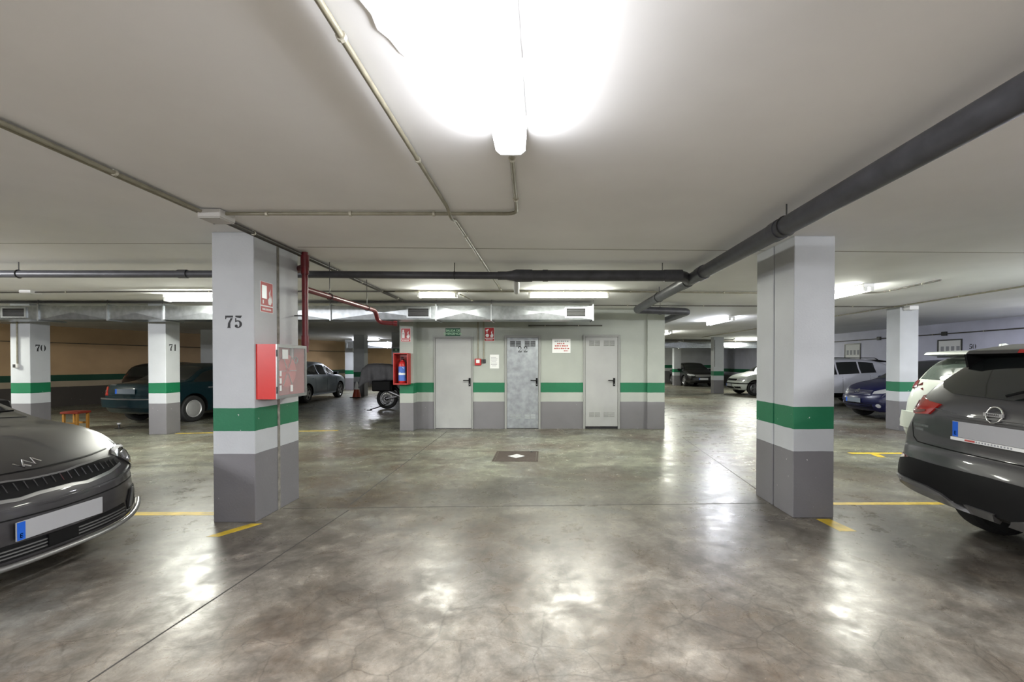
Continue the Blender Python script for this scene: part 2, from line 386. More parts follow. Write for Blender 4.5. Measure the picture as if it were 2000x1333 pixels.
# ------------------------------------------------------------------ columns
def column(x0, x1, y0, y1, label, group='round the parking bays', ztop=CEIL, joint=None, side=1):
    c = thing('column', label, 'column', ((x0+x1)/2, (y0+y1)/2, 0))
    if joint is None:
        obj('shaft', B(x0,x1,y0,y1,0,ztop), 'column', c, bevel=.006)
    else:       # twin columns with an expansion joint between them
        obj('shaft', B(x0,x1,y0,joint-.012,0,ztop), 'column', c, bevel=.006)
        obj('shaft', B(x0,x1,joint+.012,y1,0,ztop), 'column', c, bevel=.006)
        obj('joint_strip', B(x0+.015,x1+.004,joint-.019,joint+.019,0,ztop) if side > 0 else B(x0+.015,x1-.015,joint-.012,joint+.012,0,ztop), 'groove', c)
    return c
LX0, LX1, LY0, LY1 = -2.874, -2.508, 4.01, 4.73
RX0, RX1, RY0, RY1 = 2.25, 2.615, 4.13, 4.85
colL = column(LX0,LX1,LY0,LY1,'thick twin column in the left foreground painted with number 75', joint=4.37)
digits('75', .108, colL, lambda s, z, q: ((LX0+LX1)/2+.005+s, LY0-q, 1.752+z))
colR = column(RX0,RX1,RY0,RY1,'thick twin column in the right foreground beside the gunmetal car', joint=4.49, side=-1)
c70 = column(-10.28,-9.9,8.9,9.27,'column painted with number 70 at the far left, with light switch')
digits('70', .13, c70, lambda s, z, q: (-9.9+q, 9.085+s, 1.68+z))
c71 = column(-7.62,-7.28,8.9,9.25,'column painted with number 71 in front of the dark green car')
digits('71', .13, c71, lambda s, z, q: (-7.28+q, 9.075+s, 1.69+z))
cR2 = column(7.28,7.66,9.4,9.77,'column standing between the navy car nose and the white hatchback')
column(7.65,8.10,20.6,20.97,'far column with thin conduit between black car and white hatchback nose')
column(7.86,8.28,27.6,27.97,'most distant pale column on the right, in front of black car')
column(-7.80,-7.36,19.0,19.4,'dark far column beside the orange traffic cone')
column(-10.0,-9.6,23.3,23.65,'small white far column behind the silver car bonnet')
column(-5.74,-5.3,17.5,17.9,'far column half hidden behind the red extinguisher box, with green sign')
column(-11.88,-11.4,16.0,16.4,'grey far column rising behind the dark green car roof')
column(-2.874,-2.508,-3.6,-3.2,'column behind the camera on the left')
column(2.25,2.615,-3.6,-3.2,'column behind the camera on the right')

# ------------------------------------------------------------------ technical room
RY = 9.70
rm = struct('wall_room', B(-2.92,2.55,RY,15.0,0,CEIL), 'room')
obj('pilaster', B(-2.92,-2.64,9.40,RY,0,CEIL), 'room', rm, bevel=.005)
obj('pilaster', B(2.19,2.55,RY-.07,RY,0,CEIL), 'room', rm, bevel=.005)
def handle(door, x, z, y):
    h = obj('handle', B(x-.02,x+.02,y-.014,y,z-.12,z+.05).tube(arc_path([(x,y-.005,z),(x,y-.055,z),(x-.13,y-.055,z)], .015, 4), .011, 8), 'black', door, smooth=40)
    obj('keyhole', B(x-.007,x+.007,y-.017,y-.013,z-.095,z-.07), 'satin', h)
def louvers(door, cx, cz, w, h, n, mat, y):
    for i in range(n):
        z = cz - h/2 + h*(i+.5)/n; t = h/n*.34
        obj('vent_slot', MB().add([(cx-w/2,y,z+t),(cx+w/2,y,z+t),(cx+w/2,y-.009,z-t*.3),(cx-w/2,y-.009,z-t*.3),(cx-w/2,y,z-t),(cx+w/2,y,z-t)],
            [(0,1,2,3),(3,2,5,4),(0,3,4),(1,5,2)]), mat, door)
def door(n, x0, x1, z0, z1, leaf, f=.045):
    d = tag(bpy.data.objects.new('door_%d' % n, None), kind='structure'); C.objects.link(d); d.location = ((x0+x1)/2, RY, 0)
    fr = MB().box(x0,x0+f,RY-.03,RY,0,z1).box(x1-f,x1,RY-.03,RY,0,z1).box(x0+f,x1-f,RY-.03,RY,z1-f,z1)
    obj('door_frame', fr, 'door_frame', d, bevel=.004)
    obj('leaf', B(x0+f+.004,x1-f-.004,RY-.016,RY,z0,z1-f-.004), leaf, d, bevel=.002)
    if z0 > .03: obj('threshold_gap', B(x0+f,x1-f,RY-.004,RY,0,z0), 'ink', d)
    return d
d1 = door(1, -2.285, -1.466, .012, 1.935, 'door_grey', .03); handle(d1, -1.535, 1.02, RY-.016)
d2 = door(2, -.80, -.045, .012, 1.965, 'door_steel'); handle(d2, -.125, 1.02, RY-.016)
d3 = door(3, .85, 1.625, .05, 1.975, 'door_grey'); handle(d3, 1.50, 1.02, RY-.016)
for dd, cx, mt in ((d2, -.4225, 'steel'), (d3, 1.2375, 'door_frame')):
    for k in (-.225,-.095,.105,.235): louvers(dd, cx+k*.93, 1.79 if dd is d2 else 1.80, .105, .12, 5, mt, RY-.016)
    for k in (-.225,-.095,.105,.235): louvers(dd, cx+k*.93, .26 if dd is d2 else .30, .105, .11, 4, 'galv_flange' if dd is d2 else 'door_frame', RY-.016)
digits('22', .125, d2, lambda s, z, q: (-.42+s, RY-.016-q, 1.672+z), gap=.35)

# ------------------------------------------------------------------ pipes
def pipe(name, label, cat, path, r, mat, rad=.12, seg=14, couplings=(), hangers=(), group=None):
    """one run; couplings: (point, direction, length, r); hangers: points on the pipe axis"""
    p0 = path[0]; t = thing(name, label, cat, p0, group=group)
    obj('run', MB().tube(arc_path(path, rad), r, seg), mat, t, smooth=50)
    for c, d, l, rr in couplings:
        d = Vector(d).normalized(); c = Vector(c)
        obj('coupling', MB().tube([c-d*l/2, c+d*l/2], rr, seg), mat, t, smooth=50)
    for h in hangers:
        x, y, z = h
        hb = obj('hanger_rod', MB().tube([(x,y,z+r*.9),(x,y,CEIL)], .005, 6), 'steel', t)
        ring = [(x + (0 if abs(path[1][0]-path[0][0]) > .5 else 1)*(r+.004)*math.cos(a), y + (1 if abs(path[1][0]-path[0][0]) > .5 else 0)*(r+.004)*math.cos(a), z+(r+.004)*math.sin(a)) for a in [2*math.pi*k/20 for k in range(21)]]
        obj('hanger_ring', MB().tube(ring, .005, 5, False), 'steel', hb)
    return t
PZ = 2.375
main = pipe('drain_pipe', 'thick dark grey drain pipe running along the ceiling at the right', 'pipe', [(1.74,-6.9,PZ),(1.74,8.58,PZ),(2.74,8.72,PZ-.02),(2.80,15.5,PZ-.06)], .068, 'dark_grey_pipe', .10, 18,
    couplings=[((1.74,3.42,PZ),(0,1,0),.10,.075),((1.74,5.05,PZ),(0,1,0),.16,.078),((1.74,5.62,PZ),(0,1,0),.2,.076),((1.74,-1.0,PZ),(0,1,0),.10,.075)],
    hangers=[(1.74,3.30,PZ),(1.74,6.9,PZ),(1.74,.2,PZ),(2.2,8.645,PZ-.01)])
cross = pipe('drain_pipe', 'dark grey drain pipe crossing the ceiling above the three doors', 'pipe', [(-2.89,5.212,PZ+.02),(-.42,5.25,PZ+.01)], .041, 'dark_grey_pipe',
    couplings=[((-.45,5.25,PZ+.01),(1,0,0),.12,.048)], hangers=[(-1.0,5.24,PZ+.015)])
obj('wide_run', MB().tube(arc_path([(-.33,5.25,PZ+.01),(1.60,5.25,PZ+.01),(1.74,5.50,PZ)], .14), .063, 16), 'dark_grey_pipe', cross, smooth=50)
obj('reducer', MB().tube([(-.43,5.25,PZ+.01),(-.34,5.25,PZ+.01),(-.30,5.25,PZ+.01),(-.12,5.25,PZ+.01)], [.046,.06,.072,.070], 16), 'dark_grey_pipe', cross, smooth=50)
obj('coupling', MB().tube([(.0,5.25,PZ+.01),(.06,5.25,PZ+.01)], .068, 16), 'dark_grey_pipe', cross, smooth=50)
obj('coupling', MB().tube([(1.38,5.25,PZ+.01),(1.58,5.25,PZ+.01)], .069, 16), 'dark_grey_pipe', cross, smooth=50)
obj('hanger_rod', MB().tube([(1.36,5.25,PZ+.07),(1.36,5.25,CEIL)], .005, 6), 'steel', cross)
obj('branch', MB().tube(arc_path([(-.30,5.25,PZ-.02),(-.36,6.35,PZ-.02),(-.36,6.55,CEIL)], .12), .036, 12), 'pipe_scuff', cross, smooth=50)
pipe('drain_pipe', 'dark grey drain pipe on the ceiling at the far left of column 75', 'pipe', [(-18.3,5.16,PZ+.02),(-2.9,5.21,PZ+.02)], .041, 'dark_grey_pipe',
    couplings=[((-4.05,5.2,PZ+.02),(1,0,0),.10,.048)], hangers=[(-5.9,5.2,PZ+.02),(-9.0,5.19,PZ+.02)])
fire = pipe('fire_pipe', 'dark red fire main dropping beside column 75 and running to the room', 'pipe', [(-2.40,4.66,CEIL-.02),(-2.40,4.66,1.5)], .030, 'red_pipe',
    couplings=[((-2.40,4.66,2.42),(0,0,1),.12,.040),((-2.40,4.66,2.36),(0,0,1),.14,.037),((-2.40,4.66,1.62),(0,0,1),.1,.036)])
obj('branch', MB().tube(arc_path([(-2.40,4.66,2.14),(-2.40,6.62,2.14),(-2.40,6.72,1.98),(-2.18,6.8,1.97)], .09), .030, 12), 'red_pipe', fire, smooth=50)
obj('end_cap', MB().tube([(-2.2,6.79,1.97),(-2.15,6.81,1.97)], .04, 12), 'red_pipe', fire, smooth=50)
obj('stub', MB().tube([(-2.40,4.66,2.36),(-2.56,4.80,2.36)], .036, 12), 'red_pipe', fire, smooth=50)
for y in (5.2, 6.3):
    hr = obj('hanger_rod', MB().tube([(-2.40,y,2.17),(-2.40,y,CEIL)], .004, 6), 'steel', fire)
    obj('hanger_ring', MB().tube([(-2.40+.036*math.cos(a), y, 2.14+.036*math.sin(a)) for a in [2*math.pi*k/20 for k in range(21)]], .005, 5, False), 'steel', hr)
obj('wall_bracket', MB().tube([(LX1,4.66,1.87),(-2.43,4.66,1.87)], .006, 6), 'steel', fire)

# ------------------------------------------------------------------ electrical conduits
def conduit(label, path, r=.0125, mat='conduit', step=.8, twin=0, rad=.09, group='ceiling conduits'):
    t = thing('conduit', label, 'conduit', path[0], group=group)
    P = arc_path(path, rad)
    obj('tube', MB().tube(P, r, 8), mat, t, smooth=60)
    if twin:
        a, c = Vector(path[0]), Vector(path[-1]); d = (c-a).normalized(); n = Vector((-d.y, d.x, 0))*twin
        obj('tube', MB().tube([p+n for p in P], r, 8), mat, t, smooth=60)
    # clips along straight pieces
    for a, c in zip(path, path[1:]):
        a, c = Vector(a), Vector(c); L = (c-a).length; d = (c-a).normalized()
        k = step*.5
        while k < L - .1:
            p = a + d*k; obj('clip', MB().tube([p-d*.008, p+d*.008], r*1.45, 8), 'clip', t); k += step
    return t
cz = CEIL - .024
conduit('conduit running from the ceiling edge past the near lamp to the doors', [(-.70,-6.5,cz),(-.68,3.30,cz),(-.68,3.39,cz-.032),(-.68,3.49,cz-.032),(-.68,3.58,cz),(-.64,7.1,cz)], .0125, step=.95)
conduit('pair of conduits running over column 75 towards the galvanised duct', [(-2.47,-6.5,cz),(-2.50,3.40,cz)], .013, twin=.03, step=.8)
conduit('dark pair of conduits from the junction box to the galvanised duct', [(-2.47,3.55,cz),(-2.50,8.3,cz)], .014, mat='conduit_dark', twin=.034, step=.8)
conduit('conduit from the junction box bending up to the near lamp', [(-2.36,3.44,cz),(-.19,3.44,cz),(-.16,2.25,cz)], .0135, step=.62)
conduit('dark conduit crossing the ceiling in front of the duct at left', [(-18,7.6,cz),(-8.3,7.3,cz),(-6.0,7.2,cz),(-2.3,7.2,cz)], .012, mat='conduit_dark', step=1.6)
conduit('conduit crossing the ceiling above the lamps by the doors', [(-2.3,7.2,cz),(1.0,7.2,cz),(5.0,7.45,cz)], .014, step=.75)
conduit('short conduit slanting from the small lamp to the duct', [(-1.35,7.45,cz),(-1.25,8.3,cz)], .012, step=.5)
conduit('loop of conduit around the lamp right of the right column', [(5.35,6.2,cz),(5.35,7.3,cz),(4.55,7.5,cz)], .012, mat='conduit_dark', step=.6)
conduit('pale conduit along the ceiling above the parked cars at right', [(7.0,-6,cz),(7.0,9.3,cz),(7.05,20.4,cz)], .014, step=1.1)
conduit('thin conduit crossing the ceiling beyond the technical room', [(.9,8.95,cz),(7.2,9.2,cz)], .010, mat='conduit_dark', step=1.5)
conduit('dark conduit on the right wall under the ceiling', [(XR-.026,-3,2.26),(XR-.026,26,2.20)], .016, mat='conduit_dark', twin=0, step=1.6, group='wall conduits')
conduit('vertical conduit on far column by the black car', [(7.68,20.59,2.4),(7.68,20.59,1.2)], .012, mat='conduit_dark', step=.6, group='wall conduits')
conduit('dark conduit under the far ceiling over the black car', [(3.0,22.2,2.44),(11.2,22.2,2.44)], .05, mat='conduit_dark', step=2.5)
conduit('line of conduit along the wall under the duct end', [(-.30,RY-.02,2.17),(1.25,RY-.02,2.17)], .012, mat='conduit_dark', step=.7, group='wall conduits')
def jbox(label, x, y, z, s=.10, h=.06, mat='box_grey'):
    t = thing('junction_box', label, 'junction box', (x,y,z), group='junction boxes')
    obj('body', B(x-s,x+s,y-s,y+s,z,z+h), mat, t, bevel=.008)
    obj('lid', B(x-s*.95,x+s*.95,y-s*.95,y+s*.95,z-.008,z), mat, t, bevel=.003)
    for dx in (-1,1):
        for dy in (-1,1): obj('screw', MB().tube([(x+dx*s*.8,y+dy*s*.8,z-.011),(x+dx*s*.8,y+dy*s*.8,z-.004)], .006, 8), 'satin', t)
jbox('grey junction box on the ceiling in front of column 75', -2.44, 3.46, CEIL-.065, .085)
jbox('small white junction box on the ceiling at the far left', -8.1, 7.3, CEIL-.04, .09, .04, 'white')
jbox('pale junction box on top of the column by the white hatchback', 7.42, 9.3, CEIL-.07, .09, .07, 'white')
for y, l in ((13.4, 'dark junction box on right wall above the right framed notice'), (16.0, 'dark junction box on right wall above white car')):
    t = thing('junction_box', l, 'junction box', (XR,y,2.2), group='junction boxes')
    obj('body', B(XR-.06,XR,y-.075,y+.075,2.17,2.29), 'steel', t, bevel=.008); obj('lid', B(XR-.068,XR-.06,y-.065,y+.065,2.18,2.28), 'steel', t)

# ------------------------------------------------------------------ ventilation ducts
def duct(label, bounds, y0, y1, z0, z1, grilles=()):
    t = thing('air_duct', label, 'duct', (bounds[0], y0, z0))
    yc, zc = (y0+y1)/2, (z0+z1)/2
    for a, c in zip(bounds, bounds[1:]):
        # cross-broken sheet: each panel is folded to a shallow pyramid
        mb = MB(); m = (a+c)/2; e = .022
        for face in ((( a,y0,z0),(c,y0,z0),(c,y0,z1),(a,y0,z1),(m,y0-e,zc)), ((a,y0,z0),(c,y0,z0),(c,y1,z0),(a,y1,z0),(m,yc,z0-e)),
                     ((a,y0,z1),(c,y0,z1),(c,y1,z1),(a,y1,z1),(m,yc,z1+e)), ((a,y1,z0),(c,y1,z0),(c,y1,z1),(a,y1,z1),(m,y1+e,zc))):
            mb.add(face, [(0,1,4),(1,2,4),(2,3,4),(3,0,4)])
        seg = obj('duct_section', mb, 'galv', t)
    for x in bounds:
        f = .022
        obj('flange', MB().box(x-.012,x+.012,y0-f,y0,z0-f,z1+f).box(x-.012,x+.012,y1,y1+f,z0-f,z1+f).box(x-.012,x+.012,y0,y1,z0-f,z0).box(x-.012,x+.012,y0,y1,z1,z1+f), 'galv_flange', t)
        if z1 < CEIL: obj('hanger_rod', MB().tube([(x,y0-.012,z1),(x,y0-.012,CEIL)], .004, 5), 'steel', t)
    for x in (bounds[0], bounds[-1]): obj('end_plate', B(x-.004,x+.004,y0,y1,z0,z1), 'galv', t)
    for gx0, gx1 in grilles:
        yf = y0-.026; gz0, gz1 = z0+.03, z1-.03
        g = obj('grille', MB().box(gx0,gx0+.03,yf,y0,gz0,gz1).box(gx1-.03,gx1,yf,y0,gz0,gz1).box(gx0+.03,gx1-.03,yf,y0,gz0,gz0+.022).box(gx0+.03,gx1-.03,yf,y0,gz1-.022,gz1), 'galv_flange', t)
        obj('grille_back', B(gx0+.03,gx1-.03,y0-.014,y0-.011,gz0+.022,gz1-.022), 'grille_dark', g)
        n = 7
        for i in range(n):
            z = gz0+.022 + (gz1-gz0-.044)*(i+.5)/n
            obj('slat', MB().add([(gx0+.03,yf+.002,z-.006),(gx1-.03,yf+.002,z-.006),(gx1-.03,y0-.012,z+.005),(gx0+.03,y0-.012,z+.005),(gx0+.03,yf+.002,z-.004),(gx1-.03,yf+.002,z-.004)], [(0,1,2,3),(0,1,5,4)]), 'slat', g)
    return t
duct('galvanised square duct with grilles running along the ceiling to the technical room', [-11.6,-9.12,-7.87,-6.87,-5.4,-3.84,-1.93,-.93,.91], 8.35, 8.80, 2.175, 2.425,
     grilles=[(-9.78,-9.33),(-2.46,-2.03),(.40,.80)])
duct('far galvanised duct beyond the technical room at the back', [-9.6,-7.6,-5.6,-3.6,-1.0,1.6,4.2,6.8,9.4,11.6], 22.6, 23.1, 2.10, 2.40)

# ------------------------------------------------------------------ fluorescent lamps
def lamp_light(t, col, power, lx, ly, z):
    """the light a fixture throws down, from its underside"""
    l = bpy.data.lights.new('lamp_light', 'AREA'); l.shape = 'RECTANGLE'; l.size = lx; l.size_y = ly; l.energy = power; l.color = col
    o = bpy.data.objects.new('lamp_light', l); C.objects.link(o); o.parent = t; o.location = (0, 0, z-CEIL)
def lamp_sides(t, col, power, length, along, off, z, h):
    """the light it throws sideways and up along the ceiling, from its two flanks"""
    for s in (1,-1):
        l = bpy.data.lights.new('lamp_side_light', 'AREA'); l.shape = 'RECTANGLE'; l.size = length; l.size_y = h; l.energy = power; l.color = col
        o = bpy.data.objects.new('lamp_side_light', l); C.objects.link(o); o.parent = t
        if along == 'x': o.location = (0, s*off, z-CEIL); o.rotation_euler = (s*math.pi/2, 0, 0)
        else: o.location = (s*off, 0, z-CEIL); o.rotation_euler = (math.pi/2, 0, -s*math.pi/2)
def lamp_box(label, x, y0, y1, col, k=1.0, w=.155):
    t = thing('ceiling_lamp', label, 'lamp', (x,(y0+y1)/2,CEIL), group='ceiling lamps')
    obj('housing', B(x-w/2,x+w/2,y0,y1,CEIL-.045,CEIL), 'white', t, bevel=.006)
    a = w/2-.004; c = w/2-.03
    mb = MB().prism([(-a,CEIL-.047),(a,CEIL-.047),(a*.97,CEIL-.105),(c,CEIL-.125),(-c,CEIL-.125),(-a*.97,CEIL-.105)], lambda p, y: (x+p[0], y, p[1]), y0+.012, y1-.03)
    obj('diffuser', mb, emat('lit_diffuser', col, 4.0), t)
    lamp_sides(t, col, 2.7*k, y1-y0-.08, 'y', w/2+.001, CEIL-.076, .055)
    lamp_light(t, col, 21*k, c*2, y1-y0-.08, CEIL-.127)
    obj('end_cap', MB().prism([(-a,CEIL-.047),(a,CEIL-.047),(a*.96,CEIL-.10),(c,CEIL-.118),(-c,CEIL-.118),(-a*.96,CEIL-.10)], lambda p, y: (x+p[0], y, p[1]), y1-.03, y1), 'paper', t, bevel=.004)
    for s in (-1,1):
        for f in (.12,.37,.63,.88):
            y = y0+(y1-y0)*f; obj('latch', B(x+s*w/2-.004,x+s*w/2+.006,y-.02,y+.02,CEIL-.07,CEIL-.03), 'paper', t)
def lamp_batten(label, x, y, length, along, col, k=1.0, tubes=1, drop=.085, side=.5):
    """open batten with bare tubes"""
    t = thing('ceiling_lamp', label, 'lamp', (x,y,CEIL), group='ceiling lamps')
    h = length/2
    P = (lambda a, b, z: (x+a, y+b, z)) if along == 'x' else (lambda a, b, z: (x+b, y+a, z))
    def bx(a0,a1,b0,b1,z0,z1):
        p, q = P(a0,b0,z0), P(a1,b1,z1); return B(min(p[0],q[0]),max(p[0],q[0]),min(p[1],q[1]),max(p[1],q[1]),z0,z1)
    wid = .045 if tubes == 1 else .08
    obj('housing', bx(-h,h,-wid,wid,CEIL-.05,CEIL), 'white', t, bevel=.005)
    em = emat('lit_tube', col, 4.0)
    lamp_sides(t, col, 5.6*k*side*length/1.27, length-.08, along, wid+.002, CEIL-drop, .05)
    lamp_light(t, col, 17*k*length/1.27, *((length-.08, .10) if along == 'x' else (.10, length-.08)), CEIL-drop-.024)
    for s in ([0] if tubes == 1 else [-.045,.045]):
        tb = obj('tube', MB().tube([P(-h+.03,s,CEIL-drop),P(h-.03,s,CEIL-drop)], .017 if tubes == 1 else .02, 12), em, t, smooth=60)
        for e in (-1,1):
            obj('holder', bx(e*(h-.015)-.015,e*(h-.015)+.015,s-.022,s+.022,CEIL-drop-.025,CEIL-.045), 'paper', tb)
    return t
neu = (.97,.97,1.0); grn = (.99,1.0,.89); cold = (.90,.92,1.0)
lamp_box('long glowing ceiling lamp right above the camera', -.155, .72, 2.27, neu, 1.0)
lamp_batten('small lit lamp above the grey emergency exit door', -1.66, 7.30, .62, 'x', grn, 1.3, 2)
lamp_batten('long lit lamp above the galvanised door 22', .41, 7.30, 1.27, 'x', grn, 1.25, 2)
lamp_batten('lit lamp partly hidden behind column 75', -5.68, 7.75, 1.27, 'x', grn, 1.8, 2)
lamp_batten('lit lamp partly hidden behind the right foreground column', 4.68, 7.25, 1.27, 'y', grn, 1.25, 2)
lamp_batten('lit lamp under flaking ceiling right of the technical room', 4.60, 12.0, 1.57, 'y', cold, 1.6, 2)
lamp_batten('distant lit lamp just right of the technical room corner', 4.55, 17.2, 1.57, 'y', grn, 1.6, 2)
lamp_batten('distant lit lamp in front of the far duct at left', -8.2, 21.4, 1.27, 'x', cold, 2.4, 2)
lamp_batten('distant lit lamp left of the right column top', 9.6, 21.6, 1.27, 'x', grn, 1.9, 2)
lamp_batten('lit lamp beyond the left edge of the picture', -12.0, 7.9, 1.27, 'x', grn, 3.2, 2)
lamp_batten('distant lit lamp over the bays at the far back right', 5.6, 27.2, 1.27, 'x', grn, 2.6, 2)  # added behind the far duct to brighten the back wall
lamp_batten('distant lit lamp over the far back left bays', -5.0, 27.2, 1.27, 'x', grn, 1.8, 2)  # second added lamp, there only to lift the far wall
lamp_batten('lit lamp over the left bays beside the dark grey hatchback', -7.6, 3.3, 1.27, 'x', neu, 3.2, 2, drop=.16, side=1.9)  # added out of frame to lighten the left ceiling and the car
lamp_batten('lit lamp over the right bays beside the gunmetal crossover', 7.4, 3.3, 1.27, 'x', neu, 2.4, 2, drop=.16, side=2.4)  # matching added lamp out of frame, lifts the right ceiling
lamp_batten('lit lamp over the bays beyond the right edge of the picture', 10.0, 8.3, 1.27, 'y', cold, 3.0, 2, side=.2)  # added out of view to brighten the right wall
lamp_box('long glowing lamp behind the camera in the aisle', -.155, -4.2, -2.65, neu, 4.0)  # added lamp at the camera's back, for fill light
lamp_batten('lit lamp behind the camera over left bays', -6.2, -1.5, 1.27, 'x', neu, 4.0, 2, drop=.16, side=1.8)  # unseen extra lamp, added for fill from the left rear
lamp_batten('lit lamp behind the camera over right bays', 5.6, -1.5, 1.27, 'x', neu, 4.0, 2, drop=.16, side=1.8)  # its added counterpart, filling from the right rear

# ------------------------------------------------------------------ fire hose cabinet on column 75
cx0, cx1, cy0, cy1, cz0, cz1 = LX1, -2.325, 4.03, 4.54, 1.075, 1.56
cab = thing('hose_cabinet', 'red fire hose cabinet with clear door on the side of column 75', 'hose cabinet', (cx0,(cy0+cy1)/2,cz0))
t_ = .012
obj('body', MB().box(cx0,cx1-.01,cy0,cy0+t_,cz0,cz1).box(cx0,cx1-.01,cy1-t_,cy1,cz0,cz1).box(cx0,cx1-.01,cy0+t_,cy1-t_,cz0,cz0+t_).box(cx0,cx1-.01,cy0+t_,cy1-t_,cz1-t_,cz1).box(cx0,cx0+t_,cy0+t_,cy1-t_,cz0+t_,cz1-t_), 'red', cab)
f_ = .028
dr = obj('door', MB().box(cx1-.01,cx1,cy0,cy0+f_,cz0,cz1).box(cx1-.01,cx1,cy1-f_,cy1,cz0,cz1).box(cx1-.01,cx1,cy0+f_,cy1-f_,cz0,cz0+f_).box(cx1-.01,cx1,cy0+f_,cy1-f_,cz1-f_,cz1), 'satin', cab)
obj('pane', B(cx1-.007,cx1-.004,cy0+f_,cy1-f_,cz0+f_,cz1-f_), 'pane', dr)
for z in (cz0+.08, cz1-.08): obj('hinge', MB().tube([(cx1,cy0,z-.03),(cx1,cy0,z+.03)], .007, 8), 'steel', dr)
obj('notice', B(cx1-.003,cx1-.001,cy0+.09,cy0+.18,cz1-.13,cz1-.045), 'paper', dr)
for i, z in enumerate((1.30,1.235,1.17)): obj('sticker', B(cx1-.003,cx1-.0015,cy0+.045,cy0+.075,z-.024,z+.024), 'paper', dr)
obj('label_strip', B(cx1-.003,cx1-.0015,cy0+.22,cy0+.26,1.13,1.19), 'paper', dr)
rc = (cx0+.10, 4.25, 1.32)
reel = obj('hose_reel', MB().lathe([(.03,-.03),(.15,-.03),(.15,-.02),(.06,-.015),(.06,.035),(.15,.04),(.15,.05),(.03,.05)], lambda a, c, h: (rc[0]+h, rc[1]+a, rc[2]+c), 28, True), 'red', cab, smooth=40)
for k in range(3):
    obj('hose_coil', MB().tube([(rc[0]+.0+k*.018, rc[1]+(.105+.012*k)*math.cos(a), rc[2]+(.105+.012*k)*math.sin(a)) for a in [2*math.pi*j/28 for j in range(29)]], .011, 6, False), 'paper', reel, smooth=60)
for k in range(6):
    a = math.pi*k/3; obj('spoke', MB().tube([(rc[0]+.056,rc[1]+.03*math.cos(a),rc[2]+.03*math.sin(a)),(rc[0]+.056,rc[1]+.145*math.cos(a),rc[2]+.145*math.sin(a))], .004, 5), 'satin', reel)
obj('valve', MB().tube(arc_path([(cx0+.08,4.46,cz1-.02),(cx0+.08,4.46,1.38),(cx0+.10,4.36,1.34)], .03), .017, 10), 'satin', cab, smooth=50)
obj('valve_wheel', MB().tube([(cx0+.12,4.46+.03*math.cos(a),1.42+.03*math.sin(a)) for a in [2*math.pi*j/16 for j in range(17)]], .006, 6, False), 'satin', cab, smooth=60)

# ------------------------------------------------------------------ signs
def fire_sign(label, fn, w, h, picto, parent=None):
    """fn(s, z, q): s across, z up, q out of the wall; origin at sign centre"""
    t = thing('fire_sign', label, 'sign', fn(0,0,0), group='fire safety signs')
    def bx(s0,s1,z0,z1,q0,q1):
        return MB().prism([(s0,z0),(s1,z0),(s1,z1),(s0,z1)], lambda p, q: fn(p[0],p[1],q), q0, q1)
    obj('panel', bx(-w/2,w/2,-h/2,h/2,0,.003), 'white', t)
    obj('red_field', bx(-w*.47,w*.47,-h*.27,h*.485,.003,.004), 'red_sign', t)
    obj('caption_bar', bx(-w*.47,w*.47,-h*.485,-h*.31,.003,.004), 'red_sign', t)
    def pic(name, pts, m='white'): obj(name, MB().prism(pts, lambda p, q: fn(p[0]*w,p[1]*h,q), .004, .0055), m, t)
    for i in range(6): pic('caption_mark', [(-.36+i*.12,-.43),(-.28+i*.12,-.43),(-.28+i*.12,-.37),(-.36+i*.12,-.37)])
    if picto == 'ext':
        pic('pictogram', [(-.40,-.22),(-.12,-.22),(-.12,.15),(-.18,.25),(-.18,.40),(-.34,.40),(-.34,.25),(-.40,.15)])
        pic('pictogram', [(-.34,.10),(-.16,.10),(-.16,.06),(-.34,.06)], 'red_sign')
    elif picto == 'reel':
        pic('pictogram', [(-.40,-.05),(-.02,-.05),(-.02,.38),(-.40,.38)], 'galv_flange')
        pic('pictogram', [(-.34,-.22),(-.26,-.22),(-.26,-.10),(-.34,-.10)])
    else:
        pic('pictogram', [(-.22+.18*math.cos(a), -.08+.12*math.sin(a)) for a in [2*math.pi*k/18 for k in range(18)]])
        pic('pictogram', [(-.40,.30),(-.10,.42),(-.08,.34),(-.22,.22),(-.20,.12),(-.28,.12),(-.30,.24)])
    pic('flame', [(.12,-.22),(.30,-.24),(.40,-.12),(.36,.08),(.30,-.04),(.26,.14),(.30,.30),(.16,.16),(.20,.02),(.08,-.08)])
    return t
fire_sign('red fire hose sign on the side of column 75', lambda s, z, q: (LX1+q, 4.19+s, 1.988+z), .19, .275, 'reel')
fire_sign('red extinguisher sign on the pilaster above the red box', lambda s, z, q: (-2.79+s, 9.40-q, 1.955+z), .20, .275, 'ext')
fire_sign('red fire alarm sign on the wall between the first two doors', lambda s, z, q: (-1.12+s, RY-q, 1.987+z), .205, .285, 'alarm')
ex = thing('exit_sign', 'green emergency exit sign above the grey door', 'sign', (-1.885,RY,2.03))
obj('panel', B(-2.045,-1.735,RY-.006,RY,1.95,2.115), 'green_sign', ex)
place_text('lettering', 'SALIDA DE', .062, 'green_print', ex, lambda x, y, z: (-1.89+x, RY-.007-z, 2.064+y), .001)
place_text('lettering', 'EMERGENCIA', .062, 'green_print', ex, lambda x, y, z: (-1.89+x, RY-.007-z, 2.000+y), .001)
sg = thing('green_sign', 'small green and white sign on the far column behind extinguisher box', 'sign', (-5.55,17.5,1.85))
obj('panel', B(-5.69,-5.42,17.49,17.5,1.80,1.93), 'green_sign', sg); obj('arrow_mark', MB().prism([(-5.60,1.83),(-5.52,1.83),(-5.52,1.90),(-5.60,1.90)], lambda p, q: (p[0],q,p[1]), 17.485, 17.489), 'green_print', sg)
ns = thing('notice_board', 'white notice with red and grey lines between doors 22 and the last', 'sign', (.395,RY,1.75))
